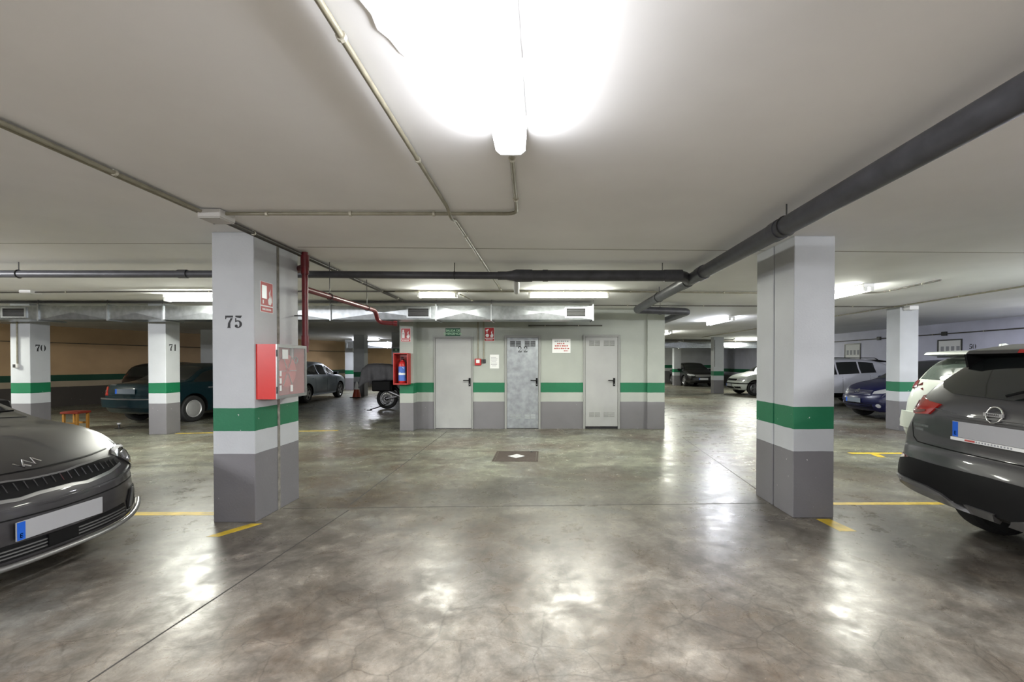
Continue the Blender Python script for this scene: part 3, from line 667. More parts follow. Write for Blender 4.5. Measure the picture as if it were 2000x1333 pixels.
obj('panel', B(.20,.585,RY-.006,RY,1.595,1.895), 'white', ns, bevel=.002)
rows = [(1.842, .245, .545, .026, 'ink_grey', 7), (1.795, .30, .46, .026, 'ink_red', 4), (1.745, .25, .545, .028, 'ink_red', 6), (1.692, .235, .56, .030, 'ink_red', 7), (1.642, .44, .55, .022, 'ink_red', 3)]
for z, a, c, hh, mt, n in rows:
    w = (c-a)/n
    for i in range(n): obj('printed_line', B(a+i*w+.004,a+(i+1)*w-.004-(i % 3)*.006,RY-.0075,RY-.006,z-hh/2,z+hh/2*(1 if i % 2 else .8)), mt, ns)
pn = thing('paper_notice', 'plain paper notice with printed lines beside the alarm button', 'notice', (-1.02,RY,1.4))
obj('sheet', B(-1.11,-.92,RY-.003,RY,1.27,1.56), 'paper', pn)
for i, (a, c) in enumerate(((-1.09,-.98),(-1.09,-.95),(-1.09,-.96),(-1.08,-.98),(-1.09,-.955),(-1.09,-.96),(-1.07,-.975))): obj('printed_line', B(a,c,RY-.004,RY-.003,1.50-i*.03,1.508-i*.03), 'ink_grey', pn)
al = thing('alarm_button', 'red fire alarm button with white face on the room wall', 'alarm button', (-1.355,RY,1.41))
obj('housing', B(-1.425,-1.29,RY-.05,RY,1.335,1.475), 'red_sign', al, bevel=.008); obj('face', B(-1.395,-1.32,RY-.054,RY-.05,1.385,1.455), 'paper', al, bevel=.002)
obj('conduit_tube', MB().tube([(-1.36,RY-.015,1.475),(-1.36,RY-.015,2.35)], .012, 8), 'conduit', al)
sw = thing('light_switch', 'dark light switch beside the red alarm button', 'switch', (-1.24,RY,1.43))
obj('housing', B(-1.275,-1.20,RY-.045,RY,1.385,1.465), 'steel', sw, bevel=.006); obj('rocker', B(-1.258,-1.217,RY-.05,RY-.045,1.40,1.45), 'ink', sw)
obj('conduit_tube', MB().tube([(-1.238,RY-.015,1.465),(-1.238,RY-.015,2.35)], .013, 8), 'conduit', sw)
s7 = thing('light_switch', 'small light switch with conduit on column 70', 'switch', (-10.14,8.9,1.33))
obj('housing', B(-10.19,-10.10,8.86,8.9,1.29,1.37), 'box_grey', s7, bevel=.005); obj('rocker', B(-10.185,-10.145,8.852,8.86,1.30,1.36), 'ink', s7); obj('conduit_tube', MB().tube([(-10.13,8.885,1.37),(-10.13,8.885,2.45)], .013, 8), 'conduit', s7)
# extinguisher in its red box
ebx = thing('extinguisher_box', 'open red box hung on the pilaster holding an extinguisher', 'extinguisher box', (-2.83,9.40,1.0))
ex0, ex1, ey0, ey1, ez0, ez1 = -2.985, -2.69, 9.19, 9.40, .95, 1.585
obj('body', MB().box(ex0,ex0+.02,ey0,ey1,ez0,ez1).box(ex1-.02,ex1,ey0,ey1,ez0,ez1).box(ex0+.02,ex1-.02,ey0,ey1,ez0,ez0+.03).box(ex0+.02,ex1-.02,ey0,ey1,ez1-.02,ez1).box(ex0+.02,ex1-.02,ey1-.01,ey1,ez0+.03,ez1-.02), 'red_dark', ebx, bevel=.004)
exu = thing('fire_extinguisher', 'red fire extinguisher with blue and white label inside the red box', 'extinguisher', (-2.83,9.30,.98))
obj('cylinder', MB().lathe([(.0,0),(.07,0),(.078,.02),(.078,.36),(.06,.42),(.025,.445),(.025,.47),(0,.47)], lambda a, c, h: (-2.83+a, 9.295+c, .985+h), 24), 'red_sign', exu, smooth=40)
obj('label', MB().lathe([(.0795,.04),(.0795,.16)], lambda a, c, h: (-2.83+a, 9.295+c, .985+h), 24), 'blue_label', exu, smooth=60)
obj('label', MB().lathe([(.0795,.16),(.0795,.20)], lambda a, c, h: (-2.83+a, 9.295+c, .985+h), 24), 'paper', exu, smooth=60)
obj('label', MB().lathe([(.0795,.20),(.0795,.33)], lambda a, c, h: (-2.83+a, 9.295+c, .985+h), 24), 'blue_label', exu, smooth=60)
obj('label_stripe', MB().prism([(-.05,.22),(.03,.32),(.05,.29),(-.02,.20)], lambda p, q: (-2.83+p[0], 9.295-math.sqrt(.081**2-p[0]**2)-q, .985+p[1]), 0, .001), 'paper', exu)
obj('valve_handle', B(-2.85,-2.81,9.25,9.33,1.455,1.475).box(-2.845,-2.815,9.22,9.33,1.49,1.505), 'black', exu)
obj('hose', MB().tube(arc_path([(-2.80,9.27,1.46),(-2.745,9.24,1.42),(-2.742,9.24,1.08)], .05), .010, 8), 'black', exu, smooth=60)
# framed notices and numbers on the right wall
def framed(label, y, z, w, h):
    t = thing('framed_notice', label, 'notice', (XR,y,z))
    f = .035
    obj('frame', MB().box(XR-.02,XR,y-w/2,y-w/2+f,z-h/2,z+h/2).box(XR-.02,XR,y+w/2-f,y+w/2,z-h/2,z+h/2).box(XR-.02,XR,y-w/2+f,y+w/2-f,z-h/2,z-h/2+f).box(XR-.02,XR,y-w/2+f,y+w/2-f,z+h/2-f,z+h/2), 'steel', t)
    obj('sheet', B(XR-.008,XR,y-w/2+f,y+w/2-f,z-h/2+f,z+h/2-f), 'paper', t)
    for k in range(4): obj('printed_block', B(XR-.010,XR-.008,y-w/2+f+.04+k*(w-.12)/4,y-w/2+f+.04+k*(w-.12)/4+(w-.12)/4*.62,z-.12,z+.06), 'ink_grey', t)
framed('dark framed notice on right wall right of the column', 13.25, 1.80, .80, .52)
framed('dark framed notice on right wall above the white car', 17.4, 1.80, .9, .62)
wr = bpy.data.objects['wall_right']
digits('50', .14, wr, lambda s, z, q: (XR-q, 12.55-s, 1.83+z))

# ------------------------------------------------------------------ floor things
mh = thing('manhole_cover', 'rusty square manhole cover in the floor before the doors', 'manhole cover', (-.40,6.85,0))
mx0, mx1, my0, my1 = -.72, -.065, 6.48, 7.22
obj('frame', MB().box(mx0,mx1,my0,my0+.03,-.02,.004).box(mx0,mx1,my1-.03,my1,-.02,.004).box(mx0,mx0+.03,my0+.03,my1-.03,-.02,.004).box(mx1-.03,mx1,my0+.03,my1-.03,-.02,.004), 'rust', mh)
obj('lid', B(mx0+.036,mx1-.036,my0+.036,my1-.036,-.02,.0025), 'rust', mh)
obj('badge_plate', MB().prism([(-.39,6.70),(-.26,6.84),(-.39,6.98),(-.52,6.84)], lambda p, z: (p[0],p[1],z), .002, .006), 'worn_metal', mh)
obj('lifting_eye', MB().tube([(-.18+.02*math.cos(a),7.17+.02*math.sin(a),.005) for a in [2*math.pi*k/14 for k in range(15)]], .006, 6, False), 'steel', mh)
def line(label, pts):
    o = obj('yellow_line', MB().prism(pts, lambda p, z: (p[0],p[1],z), .0, .0012), 'yellow'); tag(o, label, 'floor marking', 'yellow bay lines')
line('yellow bay line between the dark grey car and column 75', [(-8.2,4.18),(-2.88,4.20),(-2.88,4.29),(-8.2,4.27)])
line('short yellow dash in front of column 75', [(-2.70,3.68),(-2.60,3.68),(-2.43,3.98),(-2.53,3.98)])
line('yellow bay line between the right column and the gunmetal car', [(2.63,4.50),(8.2,4.56),(8.2,4.64),(2.63,4.58)])
line('short yellow dash in front of the right foreground column', [(2.44,4.10),(2.56,4.10),(2.60,3.80),(2.46,3.80)])
line('short yellow bay line beyond the right column', [(4.72,7.02),(5.6,7.02),(5.6,7.12),(4.72,7.12)])
line('yellow tick beside the short bay line at right', [(4.95,6.78),(5.05,6.76),(5.12,7.02),(5.0,7.03)])
line('yellow bay line under the dark green car', [(-7.2,9.0),(-4.2,9.4),(-4.2,9.48),(-7.2,9.08)])
pp = obj('paper_sheet', MB().prism([(-9.05,8.32),(-8.80,8.30),(-8.72,8.46),(-8.98,8.50)], lambda p, z: (p[0],p[1],z + (p[0]+9)*.02), .006, .008), 'paper'); tag(pp, 'white sheet of paper lying on the floor near column 71', 'paper')
st = thing('stool', 'low wooden stool with red seat beside column 70', 'stool', (-9.85,9.75,0))
sx0, sx1, sy0, sy1 = -10.02, -9.66, 9.55, 9.85
obj('seat', B(sx0,sx1,sy0,sy1,.325,.37), 'wood_red', st, bevel=.006)
for a in (sx0+.02, sx1-.06):
    for c in (sy0+.02, sy1-.06): obj('leg', B(a,a+.04,c,c+.04,0,.325), 'wood_yellow', st, bevel=.003)
obj('rail', B(sx0+.06,sx1-.06,sy0+.03,sy0+.05,.10,.14), 'wood_yellow', st); obj('rail', B(sx0+.06,sx1-.06,sy1-.05,sy1-.03,.10,.14), 'wood_yellow', st)
pt = thing('floor_stop', 'small dark bolt post on the floor behind the green car', 'floor post', (-8.95,9.72,0))
obj('stem', MB().tube([(-8.95,9.72,0),(-8.95,9.72,.10)], .02, 10), 'steel', pt); obj('cap', MB().tube([(-8.95,9.72,.09),(-8.95,9.72,.12)], .035, 10), 'worn_metal', pt); obj('foot_plate', B(-9.0,-8.9,9.67,9.77,0,.008), 'steel', pt)
cn = thing('traffic_cone', 'orange traffic cone with white top beside the dark far column', 'cone', (-7.35,18.2,0))
obj('base', B(-7.55,-7.15,18.0,18.4,0,.03), 'black', cn, bevel=.008)
obj('cone', MB().lathe([(.16,.03),(.098,.33),(.09,.33)], lambda a, c, h: (-7.35+a,18.2+c,h), 20), 'orange', cn, smooth=60)
obj('white_sleeve', MB().lathe([(.098,.33),(.055,.53),(.045,.53)], lambda a, c, h: (-7.35+a,18.2+c,h), 20), 'paper', cn, smooth=60)
obj('tip', MB().lathe([(.055,.53),(.03,.64),(0,.64)], lambda a, c, h: (-7.35+a,18.2+c,h), 20), 'paper', cn, smooth=60)

# ------------------------------------------------------------------ cars
def pchip(pts):
    pts = sorted(pts); X = [p[0] for p in pts]; Y = [p[1] for p in pts]; n = len(X)
    h = [X[i+1]-X[i] for i in range(n-1)]; d = [(Y[i+1]-Y[i])/h[i] for i in range(n-1)]
    m = [0.0]*n; m[0] = d[0]; m[-1] = d[-1]
    for i in range(1, n-1):
        if d[i-1]*d[i] <= 0: m[i] = 0
        else:
            w1 = 2*h[i]+h[i-1]; w2 = h[i]+2*h[i-1]; m[i] = (w1+w2)/(w1/d[i-1]+w2/d[i])
    def f(x):
        if x <= X[0]: return Y[0]
        if x >= X[-1]: return Y[-1]
        i = 0
        while x > X[i+1]: i += 1
        t = (x-X[i])/h[i]; t2 = t*t; t3 = t2*t
        return (2*t3-3*t2+1)*Y[i] + (t3-2*t2+t)*h[i]*m[i] + (-2*t3+3*t2)*Y[i+1] + (t3-t2)*h[i]*m[i+1]
    return f
def catmull(P, n):
    out = []
    for i in range(len(P)-1):
        a = P[max(i-1,0)]; b = P[i]; c = P[i+1]; d = P[min(i+2,len(P)-1)]
        for k in range(n):
            t = k/n
            out.append(tuple(.5*((2*b[j]) + (-a[j]+c[j])*t + (2*a[j]-5*b[j]+4*c[j]-d[j])*t*t + (-a[j]+3*b[j]-3*c[j]+d[j])*t**3) for j in (0,1)))
    out.append(P[-1]); return out
class Car:
    def __init__(s, spec):
        s.sp = spec; s.top = pchip(spec['top']); s.belt = pchip(spec['belt']); s.bot = pchip(spec['bottom']); s.wid = pchip(spec['width'])
        s.x0 = spec['top'][0][0]; s.x1 = spec['top'][-1][0]
    def edge(s, x):
        t = s.top(x); b = min(s.belt(x), t-.03); w = s.wid(x)
        g = min(max((t-b-.08)/.35, 0), 1)
        return w*(.87-s.sp.get('tumble',.17)*g), t-(.035+.03*g), b, g
    def half(s, x):
        t = s.top(x); zb = s.bot(x); w = s.wid(x); rw, ze, b, g = s.edge(x); zb = min(zb, b-.05)
        P = [(0,zb),(.45*w,zb),(.86*w,zb+.01),(.965*w,zb+.06),(w,zb+.32*(b-zb)),(w*1.0,zb+.66*(b-zb)),(.972*w,b-.01),
             (rw+(.955*w-rw)*.52,b+(ze-b)*.48),(rw,ze),(.55*rw,t-.010),(0,t)]
        return catmull(P, s.sp.get('n',3))
    def bend(s, x, y):
        """plan rounding of nose and tail"""
        w = .9; L = .9
        u = max(0, 1-(s.x1-x)/L); v = max(0, 1-(x-s.x0)/L)
        a = (abs(y)/w)**2.6
        return x - s.sp['nose']*a*u*u + s.sp['tail']*a*v*v
    def mesh(s, name):
        cps = sorted(set([round(p[0],4) for p in s.sp['top']])); xs = set(cps)
        for a, b in zip(cps, cps[1:]):
            n = max(2, int((b-a)/.09)+1)
            for k in range(1, n): xs.add(a+(b-a)*k/n)
        xs = sorted(xs); mb = MB(); rings = []
        for x in xs:
            h = s.half(x); ring = [(s.bend(x,y), y, z) for y, z in h] + [(s.bend(x,y), -y, z) for y, z in h[-2:0:-1]]
            rings.append(ring)
        n = len(rings[0]); V = [p for r in rings for p in r]
        F = [(i*n+k, i*n+(k+1) % n, (i+1)*n+(k+1) % n, (i+1)*n+k) for i in range(len(xs)-1) for k in range(n)]
        mb.add(V, F)
        for x in (xs[0], xs[-1]):
            h = s.half(x); m = 14; rows = []
            for y, z in h: rows.append([(s.bend(x,y*(2*j/m-1)), y*(2*j/m-1), z) for j in range(m+1)])
            vs = [p for r in rows for p in r]
            mb.add(vs, [(i*(m+1)+j, i*(m+1)+j+1, (i+1)*(m+1)+j+1, (i+1)*(m+1)+j) for i in range(len(rows)-1) for j in range(m)])
        me = bpy.data.meshes.new(name); me.from_pydata(mb.v, [], mb.f)
        bm = bmesh.new(); bm.from_mesh(me); bmesh.ops.remove_doubles(bm, verts=bm.verts, dist=.0015)
        bmesh.ops.dissolve_degenerate(bm, dist=.0005, edges=bm.edges)
        bmesh.ops.recalc_face_normals(bm, faces=bm.faces); bm.to_mesh(me)
        s.bvh = BVHTree.FromBMesh(bm); s.area = sum(f.calc_area() for f in bm.faces); s.open = sum(1 for e in bm.edges if not e.is_manifold); bm.free(); return me
AX = {'front': ((-1,0,0), lambda a, b: (9,a,b)), 'rear': ((1,0,0), lambda a, b: (-9,a,b)), 'left': ((0,-1,0), lambda a, b: (a,9,b)),
      'right': ((0,1,0), lambda a, b: (a,-9,b)), 'top': ((0,0,-1), lambda a, b: (a,b,9))}
def poly_in(p, poly):
    x, y = p; r = False; j = len(poly)-1
    for i in range(len(poly)):
        if (poly[i][1] > y) != (poly[j][1] > y) and x < (poly[j][0]-poly[i][0])*(y-poly[i][1])/(poly[j][1]-poly[i][1]+1e-12)+poly[i][0]: r = not r
        j = i
    return r
def patch_mb(car, outline, axis, off=.004, step=.06, thick=.02):
    """panel that follows the body: outline drawn in the view along `axis`, dropped onto the body, standing proud by off"""
    d, org = AX[axis]; d = Vector(d)
    pts = []
    for i in range(len(outline)):
        a, b = outline[i], outline[(i+1) % len(outline)]; L = math.hypot(b[0]-a[0], b[1]-a[1]); n = max(1, int(L/step+.5))
        for k in range(n): pts.append((a[0]+(b[0]-a[0])*k/n, a[1]+(b[1]-a[1])*k/n))
    nb = len(pts); edges = [(i, (i+1) % nb) for i in range(nb)]
    xs = [p[0] for p in pts]; ys = [p[1] for p in pts]
    x = min(xs)+step*.5
    while x < max(xs):
        y = min(ys)+step*.5
        while y < max(ys):
            if poly_in((x,y), outline) and min((x-p[0])**2+(y-p[1])**2 for p in pts) > (step*.35)**2: pts.append((x,y))
            y += step
        x += step
    V, E, F, _, _, _ = delaunay_2d_cdt([Vector(p) for p in pts], edges, [], 1, 1e-5)
    outv = []; ok = []; back = {}
    for v in V:
        hit, nrm, idx, dist = car.bvh.ray_cast(Vector(org(v.x, v.y)), d)
        if hit is None: outv.append(Vector(org(v.x, v.y))); ok.append(False)
        else:
            nn = nrm if nrm.dot(d) < 0 else -nrm
            nn = (nn - d*.35).normalized(); outv.append(hit + nn*off); ok.append(True); back[len(outv)-1] = hit - nn*thick
    F = [tuple(f) for f in F if all(ok[i] for i in f) and max(outv[i].dot(d) for i in f)-min(outv[i].dot(d) for i in f) < max(.12, step*2.2)]
    cnt = {}
    for f in F:
        for i in range(len(f)):
            e = (f[i], f[(i+1) % len(f)]); cnt[tuple(sorted(e))] = cnt.get(tuple(sorted(e)), []) + [e]
    mb = MB(); m = len(outv)
    bd = [e[0] for e in cnt.values() if len(e) == 1]
    mb.v = [tuple(p) for p in outv] + [tuple(back.get(i, p)) for i, p in enumerate(outv)]
    mb.f = list(F) + [(a, b, b+m, a+m) for a, b in bd]
    return mb
def clean(mb):
    me = bpy.data.meshes.new('panel'); me.from_pydata(mb.v, [], mb.f)
    bm = bmesh.new(); bm.from_mesh(me)
    bmesh.ops.delete(bm, geom=[v for v in bm.verts if not v.link_faces], context='VERTS')
    bmesh.ops.recalc_face_normals(bm, faces=bm.faces); bm.to_mesh(me); bm.free(); return me
def wheel_meshes(r, w, kind):
    tyre = MB().lathe([(r*.64,-w*.42),(r*.70,-w*.5),(r*.90,-w*.5),(r*.985,-w*.38),(r,-w*.2),(r,w*.2),(r*.985,w*.38),(r*.90,w*.5),(r*.70,w*.5),(r*.64,w*.42)], lambda a, c, h: (a,h,c), 36, True)
    rim = MB().lathe([(r*.66,w*.46),(r*.62,w*.50),(r*.58,w*.42),(r*.57,-w*.2),(.0,-w*.2)], lambda a, c, h: (a,h,c), 32)
    if kind == 'cap':
        rim.lathe([(r*.60,w*.40),(r*.50,w*.47),(r*.20,w*.50),(.0,w*.50)], lambda a, c, h: (a,h,c), 32)
    else:
        for k in range(5 if kind == 'alloy' else 10):
            a = 2*math.pi*k/(5 if kind == 'alloy' else 10); ww = r*(.13 if kind == 'alloy' else .06); ca, sa = math.cos(a), math.sin(a)
            q = [(0,-ww*.9),(r*.6,-ww),(r*.6,ww),(0,ww*.9)]
            rim.prism([(p[0]*ca-p[1]*sa, p[0]*sa+p[1]*ca) for p in q], lambda p, y: (p[0],y,p[1]), w*.30, w*.44)
        rim.lathe([(r*.16,w*.30),(r*.16,w*.47),(0,w*.49)], lambda a, c, h: (a,h,c), 16)
    return tyre.mesh('tyre'), rim.mesh('rim')
WM = {}
def add_wheels(root, sp):
    r = sp['r']; w = .20; kind = sp.get('rim','alloy')
    key = (r, kind)
    if key not in WM:
        a, b = wheel_meshes(r, w, kind); a.materials.append(M['rubber']); b.materials.append(M['hubcap' if kind == 'cap' else 'alloy'])
        for m in (a,b): m.shade_smooth(); m.set_sharp_from_angle(angle=math.radians(35))
        WM[key] = (a,b)
    for x in sp['axles']:
        for sgn in (1,-1):
            t = bpy.data.objects.new('wheel', WM[key][0]); C.objects.link(t); t.parent = root
            t.location = (x, sgn*(sp['track']), r); t.rotation_euler = (0,0,0 if sgn > 0 else math.pi)
            q = bpy.data.objects.new('rim', WM[key][1]); C.objects.link(q); q.parent = t
def build_car(sp, name, label, loc, rz, mat, extras=None, windows=True, group='parked cars'):
    car = Car(sp); root = thing(name, label, 'car', (loc[0],loc[1],0), rz, group)
    me = car.mesh('body'); me.materials.append(M[mat]); me.materials.append(M['black'])
    o = obj('body', me, None, root, local=True)
    # wheel housings cut out of the body
    cut = MB()
    for x in sp['axles']:
        for sgn in (1,-1):
            R = sp['r']+.045; y0 = sgn*(sp['track']-.16); y1 = sgn*1.4
            cut.tube([(x,y0,sp['r']+.01),(x,y1,sp['r']+.01)], R, 28)
    cm = cut.mesh('cut'); cm.materials.append(M['p_black']); cm.materials.append(M['black'])
    for p in cm.polygons: p.material_index = 1
    co = bpy.data.objects.new('cut', cm); C.objects.link(co)
    co.parent = root
    md = o.modifiers.new('b', 'BOOLEAN'); md.operation = 'DIFFERENCE'; md.object = co; md.material_mode = 'INDEX'
    ref = car.area
    for solver in ('EXACT', 'FAST', None):
        if solver is None: o.modifiers.clear()
        else: md.solver = solver
        bpy.context.view_layer.update(); dg = bpy.context.evaluated_depsgraph_get(); nm = bpy.data.meshes.new_from_object(o.evaluated_get(dg))
        ar = sum(p.area for p in nm.polygons)
        if .85*ref < ar < 1.6*ref: break
    print('body', label[:40], solver, round(ref,2), round(ar,2), car.open)
    o.modifiers.clear(); o.data = nm; nm.name = 'body'; bpy.data.objects.remove(co)
    nm.shade_smooth(); nm.set_sharp_from_angle(angle=math.radians(sp.get('sharp',38)))
    add_wheels(root, sp)
    def panel(nm_, outline, axis, mt, off=.004, step=.06, parent=root, smooth=30, mirror=False, thick=.02):
        res = None
        for sgn in ((1,-1) if mirror else (1,)):
            if axis in ('front','rear'): ol = [(p[0]*sgn, p[1]) for p in outline]; ax = axis
            elif axis == 'top': ol = [(p[0], p[1]*sgn) for p in outline]; ax = axis
            else: ol = outline; ax = 'left' if sgn > 0 else 'right'
            q = obj(nm_, clean(patch_mb(car, ol, ax, off, step, thick)), mt, parent, smooth=smooth, local=True)
            res = res or q
        return res
    if windows:
        gx0, gx1, pil = sp['glass']
        cuts = [gx0] + list(pil) + [gx1]
        for a, c in zip(cuts, cuts[1:]):
            a += .025; c -= .025; n = max(3, int((c-a)/.07)); lo, hi = [], []
            for k in range(n+1):
                x = a+(c-a)*k/n; rw, ze, b, g = car.edge(x); z0 = b+.035; z1 = max(z0+.004, ze-.055)
                lo.append((x,z0)); hi.append((x,z1))
            if max(h[1]-l[1] for h, l in zip(hi, lo)) > .08:
                panel('side_window', lo + hi[::-1], 'left', sp.get('glassmat','glass'), .003, .08, mirror=True)
        for k, (a, c) in enumerate(sp['screens']):
            n = 8; up = []
            for j in range(n+1):
                x = a+(c-a)*j/n; rw = car.edge(x)[0]; up.append((x, rw*.93))
            pl = up + [(x,-y) for x, y in up[::-1]]
            panel('windscreen' if k == 0 else 'rear_window', pl, 'top', sp.get('glassmat','glass'), .004, .09)
        for x in sp.get('seams',()):
            z0 = car.bot(x)+.12; z1 = car.belt(x)+.02
            panel('door_seam', [(x-.004,z0),(x+.004,z0),(x+.004,z1),(x-.004,z1)], 'left', 'black', .0015, .08, mirror=True)
        for x in sp.get('handles',()):
            z = car.belt(x)-.10
            panel('door_handle', [(x-.10,z-.014),(x+.10,z-.014),(x+.10,z+.014),(x-.10,z+.014)], 'left', sp.get('handlemat', mat), .03, .05, mirror=True)
        xm = sp['mirror']; zm = car.belt(xm)+.06; ym = car.wid(xm)
        for sgn in (1,-1):
            mb = MB(); a = .085
            pr = [(-.08,-.055),(.05,-.05),(.085,-.01),(.06,.06),(-.06,.075),(-.085,.04)]
            mb.prism(pr, lambda p, q: (xm+p[0]*.8, sgn*q, zm+.03+p[1]), ym-.01, ym+.17)
            mm = obj('door_mirror', mb, sp.get('mirrormat', mat), root, local=True, bevel=.02)
            obj('mirror_glass', MB().prism([(ym+.0,-.03),(ym+.15,-.03),(ym+.15,.07),(ym+.0,.07)], lambda p, q: (q, sgn*p[0], zm+p[1]), xm-.070, xm-.066), 'glass', mm, local=True)
    def plate(axis, y, z, x, mt='plate', w=.52, h=.11, tilt=0):
        s_ = 1 if axis == 'front' else -1
        g = lambda a, b, q: (x + s_*q - s_*tilt*b, y + a, z + b)
        pl = obj('number_plate', MB().prism([(-w/2,-h/2),(w/2,-h/2),(w/2,h/2),(-w/2,h/2)], lambda p, q: g(p[0],p[1],q), 0, .008), mt, root, local=True, bevel=.002)
        e0, e1 = ((-w/2+.004,-w/2+.045) if axis == 'front' else (w/2-.045,w/2-.004))
        # the blue country strip sits on the reader's left
        if axis == 'front': e0, e1 = (-w/2+.003,-w/2+.046)
        else: e0, e1 = (w/2-.046,w/2-.003)
        st_ = obj('country_strip', MB().prism([(e0,-h/2+.003),(e1,-h/2+.003),(e1,h/2-.003),(e0,h/2-.003)], lambda p, q: g(p[0],p[1],q), .008, .0092), 'plate_blue', pl, local=True)
        if mt == 'plate':
            tm = text_mesh('E', .036, .001, .0005)
            for v in tm.vertices: v.co = Vector(g((e0+e1)/2 + s_*v.co.x*1.0, -.028+v.co.y, .0098))
            tm.materials.clear(); obj('country_letter', tm, 'white', pl, local=True)
        return pl
    if extras: extras(car, root, panel, plate)
    return root

HATCH = dict(top=[(-2.0,.60),(-1.985,.74),(-1.93,.95),(-1.82,1.14),(-1.60,1.36),(-1.25,1.435),(-.5,1.47),(.15,1.44),(.55,1.28),(1.02,.99),(1.45,.90),(1.80,.78),(1.93,.66),(2.0,.52)],
    belt=[(-2.0,.58),(-1.9,.86),(-1.5,.93),(0,.90),(1.0,.87),(1.7,.76),(2.0,.5)], bottom=[(-2.0,.38),(-1.88,.24),(-1.2,.2),(1.2,.2),(1.85,.22),(2.0,.36)],
    width=[(-2.0,.74),(-1.85,.81),(-1,.86),(0,.87),(1,.86),(1.75,.82),(2.0,.70)], nose=.36, tail=.20, axles=(-1.25,1.25), r=.31, track=.74,
    glass=(-1.72,.92,(-.85,.05)), screens=((.18,.98),(-1.86,-1.62)), seams=(.85,.02,-.85), handles=(-.15,-.98), mirror=.62)
SEDAN = dict(top=[(-2.2,.60),(-2.185,.80),(-2.12,.915),(-1.75,.955),(-1.42,1.0),(-.85,1.30),(-.25,1.385),(.2,1.37),(.62,1.22),(1.08,.97),(1.6,.88),(2.0,.76),(2.13,.64),(2.2,.5)],
    belt=[(-2.2,.58),(-2.1,.84),(-1.4,.90),(0,.88),(1.0,.85),(1.8,.74),(2.2,.48)], bottom=[(-2.2,.38),(-2.08,.26),(-1.2,.2),(1.3,.2),(2.05,.22),(2.2,.36)],
    width=[(-2.2,.74),(-2.0,.80),(-1,.85),(0,.86),(1,.85),(1.9,.80),(2.2,.68)], nose=.34, tail=.22, axles=(-1.32,1.28), r=.31, track=.73,
    glass=(-1.30,.98,(-.45,.15)), screens=((.24,1.02),(-1.40,-.80)), seams=(.92,.12,-.75), handles=(-.08,-.85), mirror=.68, rim='cap')
def mod(base, **kw): d = dict(base); d.update(kw); return d
def scale_spec(base, k):
    d = dict(base)
    d['top'] = [(x,z*k) for x, z in base['top']]; d['belt'] = [(x,z*k) for x, z in base['belt']]; return d

# --- dark grey hatchback, left foreground: its nose points into the aisle
KIA = dict(top=[(-2.2,.62),(-2.18,.78),(-2.10,1.0),(-1.95,1.18),(-1.7,1.40),(-1.3,1.47),(-.4,1.50),(.25,1.46),(.70,1.28),(1.22,.985),(1.55,.925),(1.80,.845),(1.97,.775),(2.07,.722),(2.13,.675),(2.165,.61),(2.185,.55),(2.20,.43)],
    belt=[(-2.2,.6),(-2.0,.92),(-1.4,.97),(0,.94),(1.0,.91),(1.6,.84),(1.9,.74),(2.1,.62),(2.2,.40)],
    bottom=[(-2.2,.38),(-2.05,.26),(-1.3,.22),(1.3,.22),(2.08,.215),(2.2,.245)],
    width=[(-2.2,.76),(-2.0,.84),(-1,.90),(0,.91),(1,.905),(1.7,.88),(2.05,.83),(2.2,.78)], nose=.34, tail=.22, axles=(-1.30,1.35), r=.335, track=.77,
    glass=(-1.80,1.08,(-.85,.10)), screens=((.28,1.18),(-2.0,-1.72)), seams=(.95,.05,-.85), handles=(-.12,-1.0), mirror=.60, n=4, mirrormat='black')
